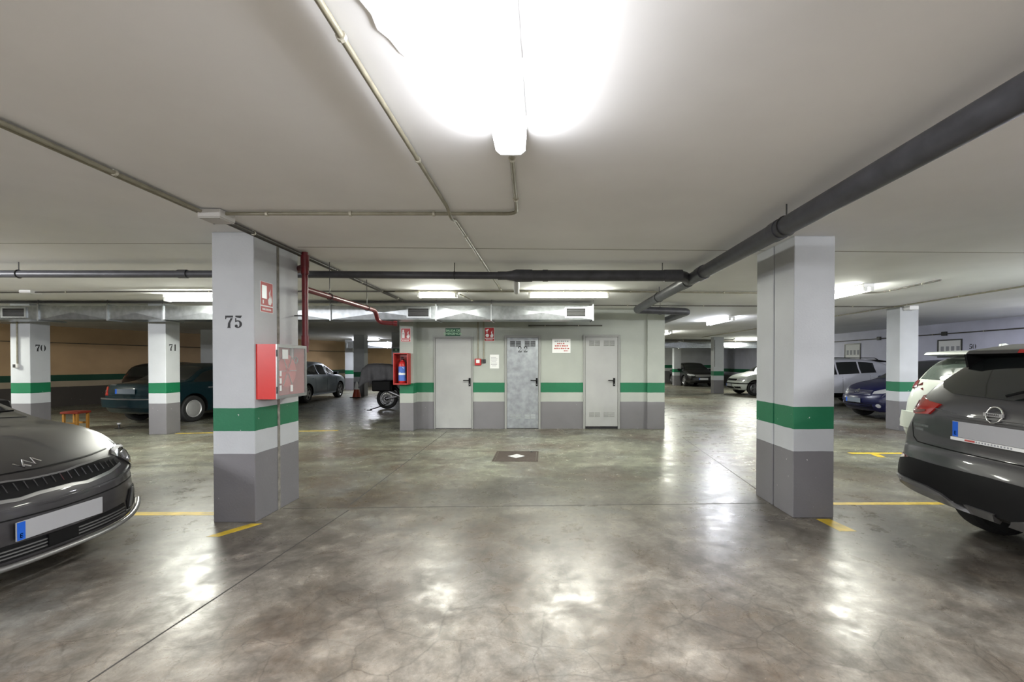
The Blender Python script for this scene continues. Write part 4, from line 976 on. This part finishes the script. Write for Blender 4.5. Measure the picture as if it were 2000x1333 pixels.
def kia_x(car, root, panel, plate):
    # bonnet shut line and bonnet creases
    panel('bonnet_seam', [(-.60,.742),(-.40,.735),(0,.728),(.40,.735),(.60,.742),(.60,.748),(.40,.741),(0,.734),(-.40,.741),(-.60,.748)], 'front', 'black', .002, .05)
    # grille with bright surround
    lo = [(-.55,.650),(-.40,.622),(-.20,.604),(-.10,.614),(.10,.614),(.20,.604),(.40,.622),(.55,.650)]
    hi = [(.55,.692),(.40,.698),(.20,.690),(.10,.680),(-.10,.680),(-.20,.690),(-.40,.698),(-.55,.692)]
    panel('grille_surround', [(p[0]*1.03,p[1]-.020) for p in lo] + [(p[0]*1.03,p[1]+.012) for p in hi], 'front', 'satin', .006, .035)
    g = panel('grille', lo + hi, 'front', 'black', .014, .03)
    for k in range(21):
        y = -.50+k*.05
        panel('grille_mesh', [(y-.003,.640),(y+.003,.640),(y+.003,.68),(y-.003,.68)], 'front', 'lamp_dark', .019, .03, parent=g)
    # head lamps
    for s in (1,-1):
        h = panel('headlamp', [(s*.54,.705),(s*.62,.655),(s*.72,.595),(s*.78,.605),(s*.82,.68),(s*.81,.735),(s*.72,.745),(s*.62,.735)], 'front', 'lamp_dark', .014, .025)
        panel('lamp_lens', [(s*.64,.660),(s*.72,.612),(s*.77,.618),(s*.805,.68),(s*.76,.705),(s*.66,.695)], 'front', 'lamp_clear', .022, .02, parent=h)
        panel('light_bar', [(s*.60,.712),(s*.70,.722),(s*.80,.712),(s*.80,.727),(s*.70,.738),(s*.60,.726)], 'front', 'white', .024, .02, parent=h)
        # side intakes in the bumper
        q = panel('side_intake', [(s*.56,.355),(s*.62,.43),(s*.74,.445),(s*.83,.40),(s*.82,.315),(s*.70,.285),(s*.58,.285)], 'front', 'black', .006, .03)
        panel('intake_fin', [(s*.60,.30),(s*.63,.30),(s*.70,.43),(s*.66,.435)], 'front', 'satin_dark', .014, .03, parent=q)
    panel('bumper_crease', [(-.80,.585),(-.5,.548),(0,.532),(.5,.548),(.80,.585),(.80,.592),(.5,.560),(0,.545),(-.5,.560),(-.80,.592)], 'front', 'p_kia', .016, .04)
    panel('bumper_shadow_line', [(-.78,.515),(-.45,.492),(0,.482),(.45,.492),(.78,.515),(.78,.523),(.45,.500),(0,.490),(-.45,.500),(-.78,.523)], 'front', 'black', .003, .04)
    li = panel('lower_intake', [(-.52,.355),(0,.345),(.52,.355),(.56,.275),(.30,.262),(-.30,.262),(-.56,.275)], 'front', 'black', .005, .04)
    for z in (.283,.303,.323): panel('intake_slat', [(-.52,z-.004),(0,z-.006),(.52,z-.004),(.52,z+.004),(0,z+.002),(-.52,z+.004)], 'front', 'satin_dark', .012, .04, parent=li)
    panel('radar_sensor', [(-.09,.275),(.09,.275),(.09,.345),(-.09,.345)], 'front', 'black', .02, .04, parent=li)
    # lower lip: bright blade that sweeps round the corners
    pts = []
    for k in range(25):
        y = -.86+1.72*k/24; x = car.bend(2.2, y) + .028; pts.append((x, y, .232 + .055*(abs(y)/.86)**4))
    obj('front_lip', MB().tube(pts, .018, 8), 'satin', root, smooth=60, local=True)
    plate('front', .0, .42, 2.205)
    # three-letter maker's mark on the bonnet edge, drawn as one ribbon
    q = []
    strokes = [[(-.068,.006),(-.050,-.016),(-.004,.016),(.018,-.012),(.050,.018),(.068,-.004)], [(-.030,-.003),(-.010,-.015)]]
    mb = MB()
    for s_ in strokes:
        path = []
        for y, z in s_:
            hit = car.bvh.ray_cast(Vector((9, y*1.05, .765+z*1.1)), Vector((-1,0,0)))[0]
            path.append((hit.x+.004, hit.y, hit.z))
        mb.tube(path, .0062, 6)
    obj('maker_emblem', mb, 'chrome', root, smooth=60, local=True)
    for y in (.12,-.48):
        a = car.bvh.ray_cast(Vector((1.17,y,9)), Vector((0,0,-1)))[0]
        obj('wiper', MB().tube([(a.x,a.y,a.z+.02),(a.x+.02,a.y+.5,a.z+.03)], .008, 6), 'black', root, local=True)
build_car(KIA, 'hatchback', 'dark grey hatchback nose in the left foreground', (-5.24,2.90), 0, 'p_kia', kia_x)

# --- gunmetal crossover, right foreground: tail towards the aisle
NIS = dict(top=[(-2.20,.56),(-2.192,.62),(-2.175,.68),(-2.15,.745),(-2.135,.765),(-2.128,.88),(-2.115,1.02),(-2.09,1.09),(-2.05,1.14),(-1.93,1.26),(-1.78,1.40),(-1.66,1.478),(-1.50,1.52),(-1.2,1.55),(-.4,1.585),(.3,1.55),(.75,1.36),(1.25,1.06),(1.7,.98),(2.0,.86),(2.13,.72),(2.2,.5)],
    belt=[(-2.2,.54),(-2.10,.86),(-1.9,1.04),(-1.4,1.06),(0,1.0),(1.0,.97),(1.8,.84),(2.2,.48)],
    bottom=[(-2.2,.43),(-2.12,.40),(-1.85,.34),(-1.3,.26),(1.3,.24),(2.05,.26),(2.2,.36)],
    width=[(-2.2,.885),(-2.1,.915),(-1.8,.925),(-1,.915),(0,.915),(1,.90),(1.8,.86),(2.2,.72)], nose=.34, tail=.15, axles=(-1.31,1.33), r=.35, track=.79,
    glass=(-1.62,1.05,(-.9,.12)), screens=((.33,1.20),), seams=(.95,.08,-.9), handles=(-.1,-1.05), mirror=.72, n=4, tumble=.20)
def nis_x(car, root, panel, plate):
    panel('rear_window', [(-.58,1.20),(-.45,1.165),(0,1.15),(.45,1.165),(.60,1.20),(.68,1.245),(.62,1.34),(.54,1.44),(0,1.455),(-.54,1.44),(-.62,1.34),(-.68,1.245)], 'rear', 'glass', .006, .05)
    panel('tailgate_seam', [(-.80,.96),(-.76,.80),(-.70,.765),(0,.762),(.70,.765),(.76,.80),(.80,.96),(.792,.96),(.752,.806),(.695,.773),(0,.770),(-.695,.773),(-.752,.806),(-.792,.96)], 'rear', 'black', .002, .05)
    panel('tailgate_recess', [(-.46,.855),(.46,.855),(.52,1.0),(-.52,1.0)], 'rear', 'p_nissan', .003, .05)
    panel('tailgate_crease', [(-.60,1.055),(-.3,1.02),(.3,1.02),(.60,1.055),(.60,1.062),(.3,1.030),(-.3,1.030),(-.60,1.062)], 'rear', 'p_nissan', .012, .05)
    panel('chrome_strip', [(-.34,1.003),(.34,1.003),(.34,1.012),(-.34,1.012)], 'rear', 'p_nissan', .014, .05)
    for s in (1,-1):
        t = panel('tail_lamp', [(s*.90,1.135),(s*.84,1.145),(s*.74,1.115),(s*.60,1.092),(s*.47,1.082),(s*.56,1.0),(s*.72,.985),(s*.905,.995)], 'rear', 'lamp_red', .016, .03)
        panel('lamp_insert', [(s*.86,1.10),(s*.76,1.085),(s*.74,1.03),(s*.86,1.03)], 'rear', 'lamp_smoke', .022, .03, parent=t)
        panel('lamp_shade', [(s*.905,1.005),(s*.70,.997),(s*.60,1.015),(s*.60,1.03),(s*.72,1.02),(s*.905,1.03)], 'rear', 'lamp_red_dark', .021, .03, parent=t)
        panel('lamp_wrap', [(-2.0,1.0),(-1.86,1.04),(-1.78,1.11),(-1.90,1.13),(-1.98,1.11)], 'left' if s > 0 else 'right', 'lamp_red', .006, .03, parent=t)
        panel('reflector', [(s*.70,.60),(s*.86,.605),(s*.87,.645),(s*.72,.635)], 'rear', 'lamp_red_dark', .010, .03)
        sk = panel('skid_trim', [(s*.86,.475),(s*.45,.482),(s*.30,.465),(s*.12,.405),(s*.22,.402),(s*.86,.43)], 'rear', 'satin_dark', .042, .03)
    panel('bumper_cladding', [(-.9,.60),(-.70,.64),(0,.655),(.70,.64),(.9,.60),(.9,.44),(.45,.405),(-.45,.405),(-.9,.44)], 'rear', 'black', .020, .05, thick=.03)
    panel('centre_skid', [(-.10,.445),(.10,.445),(.06,.402),(-.06,.402)], 'rear', 'satin_dark', .042, .03)
    for s, ax in ((1,'left'),(-1,'right')):
        panel('wheel_arch_trim', [(-1.31+.40*math.cos(a)*k_, .36+.40*math.sin(a)*k_) for k_, rng_ in ((1,range(0,13)),(1.16,range(12,-1,-1))) for a in [math.pi*j/12 for j in rng_]], ax, 'black', .008, .05)
        panel('bumper_side', [(-2.12,.44),(-1.80,.44),(-1.76,.60),(-2.08,.60)], ax, 'black', .010, .05)
    # spoiler over the window
    P = [(-1.82,1.462),(-1.79,1.490),(-1.45,1.540),(-1.40,1.50),(-1.62,1.450)]
    sp = MB().prism(P, lambda p, q: (p[0]+.10*(abs(q)/.62)**2*0, q, p[1]), -.56, .56)
    so = obj('roof_spoiler', sp, 'p_nissan', root, local=True, bevel=.008)
    obj('spoiler_underside', MB().prism([(-1.818,1.460),(-1.62,1.432),(-1.62,1.447)], lambda p, q: (p[0],q,p[1]), -.55, .55), 'black', so, local=True)
    obj('brake_light', MB().prism([(-1.826,1.464),(-1.805,1.464),(-1.795,1.486),(-1.812,1.488)], lambda p, q: (p[0],q,p[1]), -.16, .16), 'lamp_red', so, local=True)
    for s in (1,-1): obj('window_side_fin', MB().prism([(-1.82,1.462),(-1.80,1.36),(-1.76,1.37),(-1.62,1.455)], lambda p, q: (p[0],q,p[1]), s*.545, s*.565), 'black', so, local=True)
    plate('rear', .03, .930, -2.142)
    obj('plate_holder', MB().prism([(-.225,.852),(.30,.852),(.30,.873),(-.225,.873)], lambda p, q: (-2.142-q, p[0], p[1]), 0, .011), 'paper', root, local=True)
    h = obj('holder_caption', MB().prism([(.115,.856),(.19,.856),(.19,.869),(.115,.869)], lambda p, q: (-2.142-q, p[0], p[1]), .011, .0118), 'ink_red', root, local=True)
    for k in range(12): obj('holder_caption', MB().prism([(.098-k*.021,.857),(.110-k*.021,.857),(.110-k*.021,.868),(.098-k*.021,.868)], lambda p, q: (-2.142-q, p[0], p[1]), .011, .0118), 'ink_grey', root, local=True)
    # round emblem
    e = car.bvh.ray_cast(Vector((-9,.02,1.055)), Vector((1,0,0)))[0]
    em = obj('maker_emblem', MB().tube([(e.x-.010+.2*.052*math.sin(a)*1.0, e.y+.054*math.cos(a), e.z+.052*math.sin(a)) for a in [2*math.pi*k/28 for k in range(29)]], .0065, 8, False), 'chrome', root, smooth=60, local=True)
    obj('emblem_bar', MB().prism([(-.064,-.011),(.064,-.011),(.064,.011),(-.064,.011)], lambda p, q: (e.x-.010-q, e.y+p[0], e.z+p[1]), 0, .014), 'hubcap', em, local=True)
    tm = text_mesh('NISSAN', .020, .001, .0004)
    for v in tm.vertices: v.co = Vector((e.x-.0248, e.y-v.co.x*1.25, e.z+v.co.y))
    tm.materials.clear(); obj('emblem_letters', tm, 'ink', em, local=True)
    for z, n, y0 in ((.905,9,.745),(.872,5,.715)):
        for k in range(n):
            y = y0-k*.021; hh = car.bvh.ray_cast(Vector((-9,y,z)), Vector((1,0,0)))[0]
            obj('model_lettering', MB().prism([(y-.007,z-.008),(y+.007,z-.008),(y+.007,z+.008),(y-.007,z+.008)], lambda p, q: (hh.x-q,p[0],p[1]), -.004, .004), 'satin', root, local=True)
    # rear wiper
    obj('wiper', MB().tube([(-2.06,.0,1.18),(-2.02,-.10,1.22),(-1.98,-.42,1.26)], .010, 6), 'black', root, local=True)
build_car(NIS, 'crossover', 'gunmetal crossover in the right foreground, tail towards the aisle', (5.06,2.98), 0, 'p_nissan', nis_x)

# --- white family car beyond it
MPV = scale_spec(mod(HATCH, tail=.16, axles=(-1.22,1.25), track=.76, width=[(-2.0,.80),(-1.85,.85),(-1,.88),(0,.88),(1,.86),(1.75,.82),(2.0,.70)], screens=((.18,.98),)), 1.07)
def mpv_x(car, root, panel, plate):
    panel('rear_window', [(-.62,1.17),(.62,1.17),(.56,1.44),(-.56,1.44)], 'rear', 'glass_green', .005, .06)
    for s in (1,-1):
        t = panel('tail_lamp', [(s*.89,1.16),(s*.62,1.15),(s*.60,1.06),(s*.89,1.01)], 'rear', 'lamp_red_dark', .012, .04)
        panel('lamp_lens', [(s*.84,1.13),(s*.70,1.13),(s*.68,1.08),(s*.84,1.06)], 'rear', 'lamp_smoke', .018, .04, parent=t)
        panel('lamp_wrap', [(-1.90,1.02),(-1.74,1.05),(-1.72,1.14),(-1.82,1.16)], 'left' if s > 0 else 'right', 'lamp_red_dark', .006, .04, parent=t)
        panel('reflector', [(s*.70,.55),(s*.84,.55),(s*.84,.60),(s*.70,.60)], 'rear', 'lamp_red_dark', .022, .04)
    panel('bumper', [(-.86,.50),(.86,.50),(.86,.72),(-.86,.72)], 'rear', 'p_white', .05, .06, thick=.06)
    obj('roof_spoiler', MB().prism([(-1.78,1.50),(-1.74,1.535),(-1.35,1.56),(-1.35,1.51),(-1.60,1.48)], lambda p, q: (p[0],q,p[1]), -.60, .60), 'p_white', root, local=True, bevel=.01)
    obj('roof_antenna', MB().prism([(-1.05,1.55),(-1.34,1.53),(-1.31,1.63),(-1.26,1.635)], lambda p, q: (p[0],q,p[1]), -.02, .02), 'p_white', root, local=True, bevel=.006)
    plate('rear', 0, .90, -2.02)
build_car(MPV, 'hatchback', 'greenish white hatchback tail seen just beyond the gunmetal crossover', (7.02,5.75), 0, 'p_white', mpv_x)

# --- navy hatchback facing the aisle
def navy_x(car, root, panel, plate):
    for s in (1,-1):
        h = panel('headlamp', [(s*.46,.64),(s*.66,.66),(s*.80,.74),(s*.78,.80),(s*.62,.76),(s*.46,.70)], 'front', 'lamp_clear', .010, .04)
        panel('fog_lamp', [(s*.62+.045*math.cos(a), .37+.045*math.sin(a)) for a in [2*math.pi*k/10 for k in range(10)]], 'front', 'lamp_clear', .012, .03)
    g = panel('grille', [(-.44,.60),(.44,.60),(.44,.73),(-.44,.73)], 'front', 'p_blue', .008, .05)
    for k, z in enumerate((.625,.655,.685,.712)): panel('grille_bar', [(-.42,z-.004),(.42,z-.004),(.42,z+.004),(-.42,z+.004)], 'front', 'satin', .016, .06, parent=g)
    for dz in (0,.035):
        panel('chevron_emblem', [(-.07,.645+dz),(0,.685+dz),(.07,.645+dz),(.07,.665+dz),(0,.708+dz),(-.07,.665+dz)], 'front', 'chrome', .024, .03)
    panel('bumper', [(-.75,.44),(.75,.44),(.78,.57),(-.78,.57)], 'front', 'p_blue', .03, .06, thick=.04)
    li = panel('lower_intake', [(-.48,.30),(.48,.30),(.50,.40),(-.50,.40)], 'front', 'black', .008, .06)
    for z in (.33,.37): panel('intake_slat', [(-.48,z-.006),(.48,z-.006),(.48,z+.006),(-.48,z+.006)], 'front', 'p_blue', .016, .06, parent=li)
    plate('front', .0, .475, 2.03, 'plate_dim')
build_car(mod(HATCH, rim='cap'), 'hatchback', 'navy blue hatchback facing the aisle behind the right column', (9.75,11.45), math.pi, 'p_blue', navy_x)

# --- white crossover side-on behind the navy car
SUV = scale_spec(mod(HATCH, r=.34, axles=(-1.18,1.22), bottom=[(-2.0,.42),(-1.88,.32),(-1.2,.27),(1.2,.27),(1.85,.28),(2.0,.40)], tail=.24,
    top=[(-1.95,.60),(-1.93,.80),(-1.86,1.0),(-1.70,1.16),(-1.45,1.34),(-1.1,1.42),(-.5,1.46),(.15,1.44),(.55,1.30),(1.02,1.03),(1.45,.95),(1.75,.84),(1.88,.70),(1.95,.55)],
    belt=[(-1.95,.58),(-1.8,.96),(-1.4,1.0),(0,.94),(1.0,.90),(1.7,.78),(1.95,.5)], glass=(-1.08,.88,(-.55,.15)), screens=((.22,.96),(-1.72,-1.50))), 1.05)
def suv_x(car, root, panel, plate):
    for s, ax in ((1,'left'),(-1,'right')):
        panel('tail_lamp', [(-1.90,.98),(-1.62,1.07),(-1.60,1.10),(-1.88,1.08)], ax, 'lamp_red', .010, .05)
        panel('lower_cladding', [(-.80,.30),(.80,.30),(.80,.44),(-.80,.44)], ax, 'black', .008, .08)
        for xx in (-1.18,1.22):
            panel('wheel_arch_trim', [(xx+.395*math.cos(a)*k_, .35+.395*math.sin(a)*k_) for k_, rng_ in ((1,range(0,13)),(1.16,range(12,-1,-1))) for a in [math.pi*j/12 for j in rng_]], ax, 'black', .008, .06)
        obj('roof_rail', MB().tube([(-1.25,s*.60,1.485),(-1.15,s*.60,1.535),(.15,s*.61,1.545),(.28,s*.61,1.50)], .014, 6), 'black', root, local=True)
    obj('roof_spoiler', MB().prism([(-1.60,1.40),(-1.58,1.44),(-1.2,1.49),(-1.2,1.44)], lambda p, q: (p[0],q,p[1]), -.58, .58), 'black', root, local=True, bevel=.008)
    plate('rear', 0, .80, -1.97)
build_car(SUV, 'crossover', 'white crossover parked side-on behind the navy hatchback', (9.40,15.25), math.pi, 'p_white2', suv_x)

# --- white hatchback nose further back
def golf_x(car, root, panel, plate):
    for s in (1,-1):
        panel('headlamp', [(s*.50,.60),(s*.76,.61),(s*.80,.70),(s*.74,.74),(s*.50,.71)], 'front', 'lamp_clear', .010, .04)
        panel('fog_intake', [(s*.40,.30),(s*.68,.30),(s*.68,.38),(s*.40,.38)], 'front', 'black', .008, .05)
        panel('bumper_rub_strip', [(1.30,.50),(1.95,.48),(1.95,.515),(1.30,.535)], 'left' if s > 0 else 'right', 'black', .010, .06)
    panel('grille', [(-.46,.62),(.46,.62),(.46,.70),(-.46,.70)], 'front', 'black', .008, .05)
    panel('bumper_rub_strip', [(-.78,.49),(.78,.49),(.78,.525),(-.78,.525)], 'front', 'black', .014, .06)
    panel('lower_intake', [(-.34,.29),(.34,.29),(.34,.38),(-.34,.38)], 'front', 'black', .008, .05)
    plate('front', 0, .43, 2.02)
build_car(HATCH, 'hatchback', 'white hatchback nose far back, left of the right column', (10.1,20.0), math.pi, 'p_white', golf_x)

# --- black saloon facing the camera at the very back
def blk_x(car, root, panel, plate):
    for s in (1,-1):
        panel('headlamp', [(s*.44,.62),(s*.70,.62),(s*.78,.72),(s*.60,.73),(s*.44,.69)], 'front', 'lamp_clear', .010, .05)
        panel('fog_intake', [(s*.42,.30),(s*.70,.30),(s*.70,.38),(s*.42,.38)], 'front', 'lamp_dark', .008, .06)
    panel('grille', [(-.40,.58),(.40,.58),(.42,.70),(-.42,.70)], 'front', 'satin', .008, .05)
    plate('front', 0, .46, 2.22)
build_car(mod(SEDAN, rim='alloy'), 'saloon', 'black saloon facing the camera at the far back right', (9.07,28.2), -math.pi/2, 'p_black', blk_x)

# --- dark green saloon behind column 71, tail towards the camera
def grn_x(car, root, panel, plate):
    for s in (1,-1):
        t = panel('tail_lamp', [(s*.54,.66),(s*.79,.66),(s*.79,.84),(s*.58,.85)], 'rear', 'lamp_red', .010, .05)
        panel('lamp_lens', [(s*.60,.74),(s*.76,.74),(s*.76,.77),(s*.60,.77)], 'rear', 'lamp_smoke', .016, .05, parent=t)
        panel('rub_strip', [(-1.0,.52),(.95,.50),(.95,.54),(-1.0,.56)], 'left' if s > 0 else 'right', 'p_green', .012, .08)
    panel('bumper', [(-.84,.40),(.84,.40),(.86,.60),(-.86,.60)], 'rear', 'p_green', .06, .06, thick=.07)
    panel('bumper_strip', [(-.84,.575),(.84,.575),(.84,.60),(-.84,.60)], 'rear', 'satin_dark', .068, .06, thick=.01)
    panel('boot_seam', [(-.54,.655),(.54,.655),(.54,.663),(-.54,.663)], 'rear', 'black', .003, .06)
    panel('boot_lettering', [(.34,.885),(.58,.885),(.58,.905),(.34,.905)], 'rear', 'satin', .006, .04)
    plate('rear', 0, .755, -2.20, 'plate_dim')
PHI = math.radians(-10)
build_car(mod(SEDAN, handlemat='satin'), 'saloon', 'dark green saloon behind column 71, tail towards the camera', (-8.78,12.27), math.pi/2+PHI, 'p_green', grn_x)

# --- silver blue saloon
def slv_x(car, root, panel, plate):
    for s in (1,-1):
        panel('headlamp', [(1.72,.64),(2.02,.62),(1.98,.70),(1.74,.73)], 'left' if s > 0 else 'right', 'lamp_clear', .008, .05)
        panel('tail_lamp', [(-2.10,.70),(-1.90,.72),(-1.90,.84),(-2.06,.84)], 'left' if s > 0 else 'right', 'lamp_red', .008, .05)
    plate('rear', 0, .72, -2.205, 'plate_dim')
build_car(scale_spec(mod(SEDAN, rim='alloy', axles=(-1.25,1.28)), 1.04), 'saloon', 'silver blue saloon beyond the red hose cabinet', (-8.93,17.15), math.pi/2, 'p_silver', slv_x)

# --- small black hatchback behind the green saloon
def sbl_x(car, root, panel, plate):
    for s in (1,-1): panel('tail_lamp', [(s*.70,.80),(s*.84,.80),(s*.84,1.05),(s*.72,1.05)], 'rear', 'lamp_red_dark', .008, .06)
    plate('rear', 0, .62, -1.52, 'plate_dim')
SM = mod(HATCH, rim='cap', r=.28)
for k_ in ('top','belt','bottom','width'): SM[k_] = [(x*.75,z) for x, z in HATCH[k_]]
SM['top'] = [(x,z*.96) for x, z in SM['top']]
SM.update(axles=(-.95,.95), glass=(-1.29,.69,(.02,)), screens=((.14,.73),(-1.39,-1.22)), seams=(.62,-.6), handles=(-.3,), mirror=.46)
build_car(SM, 'hatchback', 'small black hatchback half hidden behind the dark green saloon', (-11.45,14.75), 0, 'p_black', sbl_x)

# ------------------------------------------------------------------ motorcycle and cover
bk = thing('motorcycle', 'black motorcycle parked behind the technical room corner, one wheel showing', 'motorcycle', (-4.0,13.8,0))
by = 13.8
def bike_wheel(x, r=.315):
    t = obj('wheel', MB().tube([(x+r*.84*math.cos(a), by, r+.0+r*.84*math.sin(a)) for a in [2*math.pi*k/36 for k in range(37)]], r*.16, 10, False), 'rubber', bk, smooth=60)
    obj('rim', MB().tube([(x+r*.64*math.cos(a), by, r+r*.64*math.sin(a)) for a in [2*math.pi*k/36 for k in range(37)]], r*.075, 8, False), 'bike_metal', t, smooth=60)
    obj('hub', MB().tube([(x,by-.07,r),(x,by+.07,r)], r*.20, 16), 'black', t, smooth=40)
    obj('brake_disc', MB().lathe([(r*.24,0),(r*.44,0),(r*.44,.006),(r*.24,.006)], lambda a, c, h: (x+a, by-.075+h, r+c), 28, True), 'steel', t)
    for k in range(8):
        a = math.pi*k/4; obj('spoke', MB().tube([(x+r*.18*math.cos(a),by,r+r*.18*math.sin(a)),(x+r*.62*math.cos(a+.15),by,r+r*.62*math.sin(a+.15))], .008, 5), 'black', t)
bike_wheel(-4.66); bike_wheel(-3.34)
obj('swing_arm', MB().tube([(-4.66,by-.10,.315),(-4.15,by-.11,.42)], .03, 8).tube([(-4.66,by+.10,.315),(-4.15,by+.11,.42)], .03, 8), 'bike_metal', bk, smooth=50)
obj('engine', B(-4.25,-3.75,by-.2,by+.2,.25,.62), 'bike_metal', bk, bevel=.05)
obj('exhaust', MB().tube(arc_path([(-3.8,by-.16,.32),(-4.2,by-.2,.36),(-4.62,by-.2,.60)], .1), [.03]*3+[.035]*3+[.055]*3, 10) if False else MB().tube([(-3.8,by-.18,.32),(-4.15,by-.2,.36),(-4.3,by-.2,.44),(-4.62,by-.2,.58)], [.03,.035,.055,.06], 12), 'bike_metal', bk, smooth=50)
obj('saddle', B(-4.72,-3.95,by-.14,by+.14,.74,.86), 'black', bk, bevel=.05)
obj('tank', B(-4.0,-3.5,by-.16,by+.16,.68,.98), 'p_black', bk, bevel=.08)
obj('fork', MB().tube([(-3.34,by-.1,.315),(-3.5,by-.1,1.02)], .028, 8).tube([(-3.34,by+.1,.315),(-3.5,by+.1,1.02)], .028, 8), 'bike_metal', bk, smooth=50)
obj('handlebar', MB().tube([(-3.62,by-.38,1.05),(-3.5,by-.1,1.04),(-3.5,by+.1,1.04),(-3.62,by+.38,1.05)], .014, 8), 'black', bk, smooth=50)
obj('rear_fender', MB().tube([(-4.66+.40*math.cos(a), by, .33+.40*math.sin(a)) for a in [math.radians(20+10*k) for k in range(11)]], .05, 8), 'black', bk, smooth=50)
obj('pannier', B(-5.0,-4.45,by-.34,by-.16,.55,.86), 'black', bk, bevel=.03); obj('pannier', B(-5.0,-4.45,by+.16,by+.34,.55,.86), 'black', bk, bevel=.03)
obj('tail_light', B(-5.03,-4.99,by-.06,by+.06,.78,.84), 'lamp_red', bk)
obj('side_stand', MB().tube([(-4.55,by-.12,.20),(-4.80,by-.32,.09),(-5.02,by-.42,.02)], .014, 8), 'black', bk, smooth=50)
obj('stand_foot', B(-5.10,-4.98,by-.46,by-.38,0,.02), 'black', bk)
# grey cover thrown over the bike
nx, ny = 40, 26; mb = MB(); V = []
for i in range(nx+1):
    u = i/nx; x = -5.34 + 2.0*u
    for j in range(ny+1):
        s = 2*j/ny-1; a = abs(s)
        yw = .36*min(a/.45,1) + .05*max(0,a-.45)
        top = 1.36 - .10*u - .12*math.exp(-((u-.0)/.05)**2) + .03*math.sin(7*u)
        hang = max(0, a-.40)/.60
        drop = (.52 - .22*min(1,u/.55))*hang
        fold = .035*math.sin(26*u+3*s+6*hang*u)*hang + .012*math.sin(60*u+9*s)
        V.append((x - .10*hang*(1-u) + fold*.6, by+.15 + math.copysign(yw+fold, s) , top - drop - .10*a*a + fold*.2))
mb.add(V, [(i*(ny+1)+j, i*(ny+1)+j+1, (i+1)*(ny+1)+j+1, (i+1)*(ny+1)+j) for i in range(nx) for j in range(ny)])
tp = obj('bike_cover', mb, 'tarp', smooth=80); tag(tp, 'grey fabric cover draped over the motorcycle in folds', 'cover')
sm = tp.modifiers.new('thickness', 'SOLIDIFY'); sm.thickness = .006
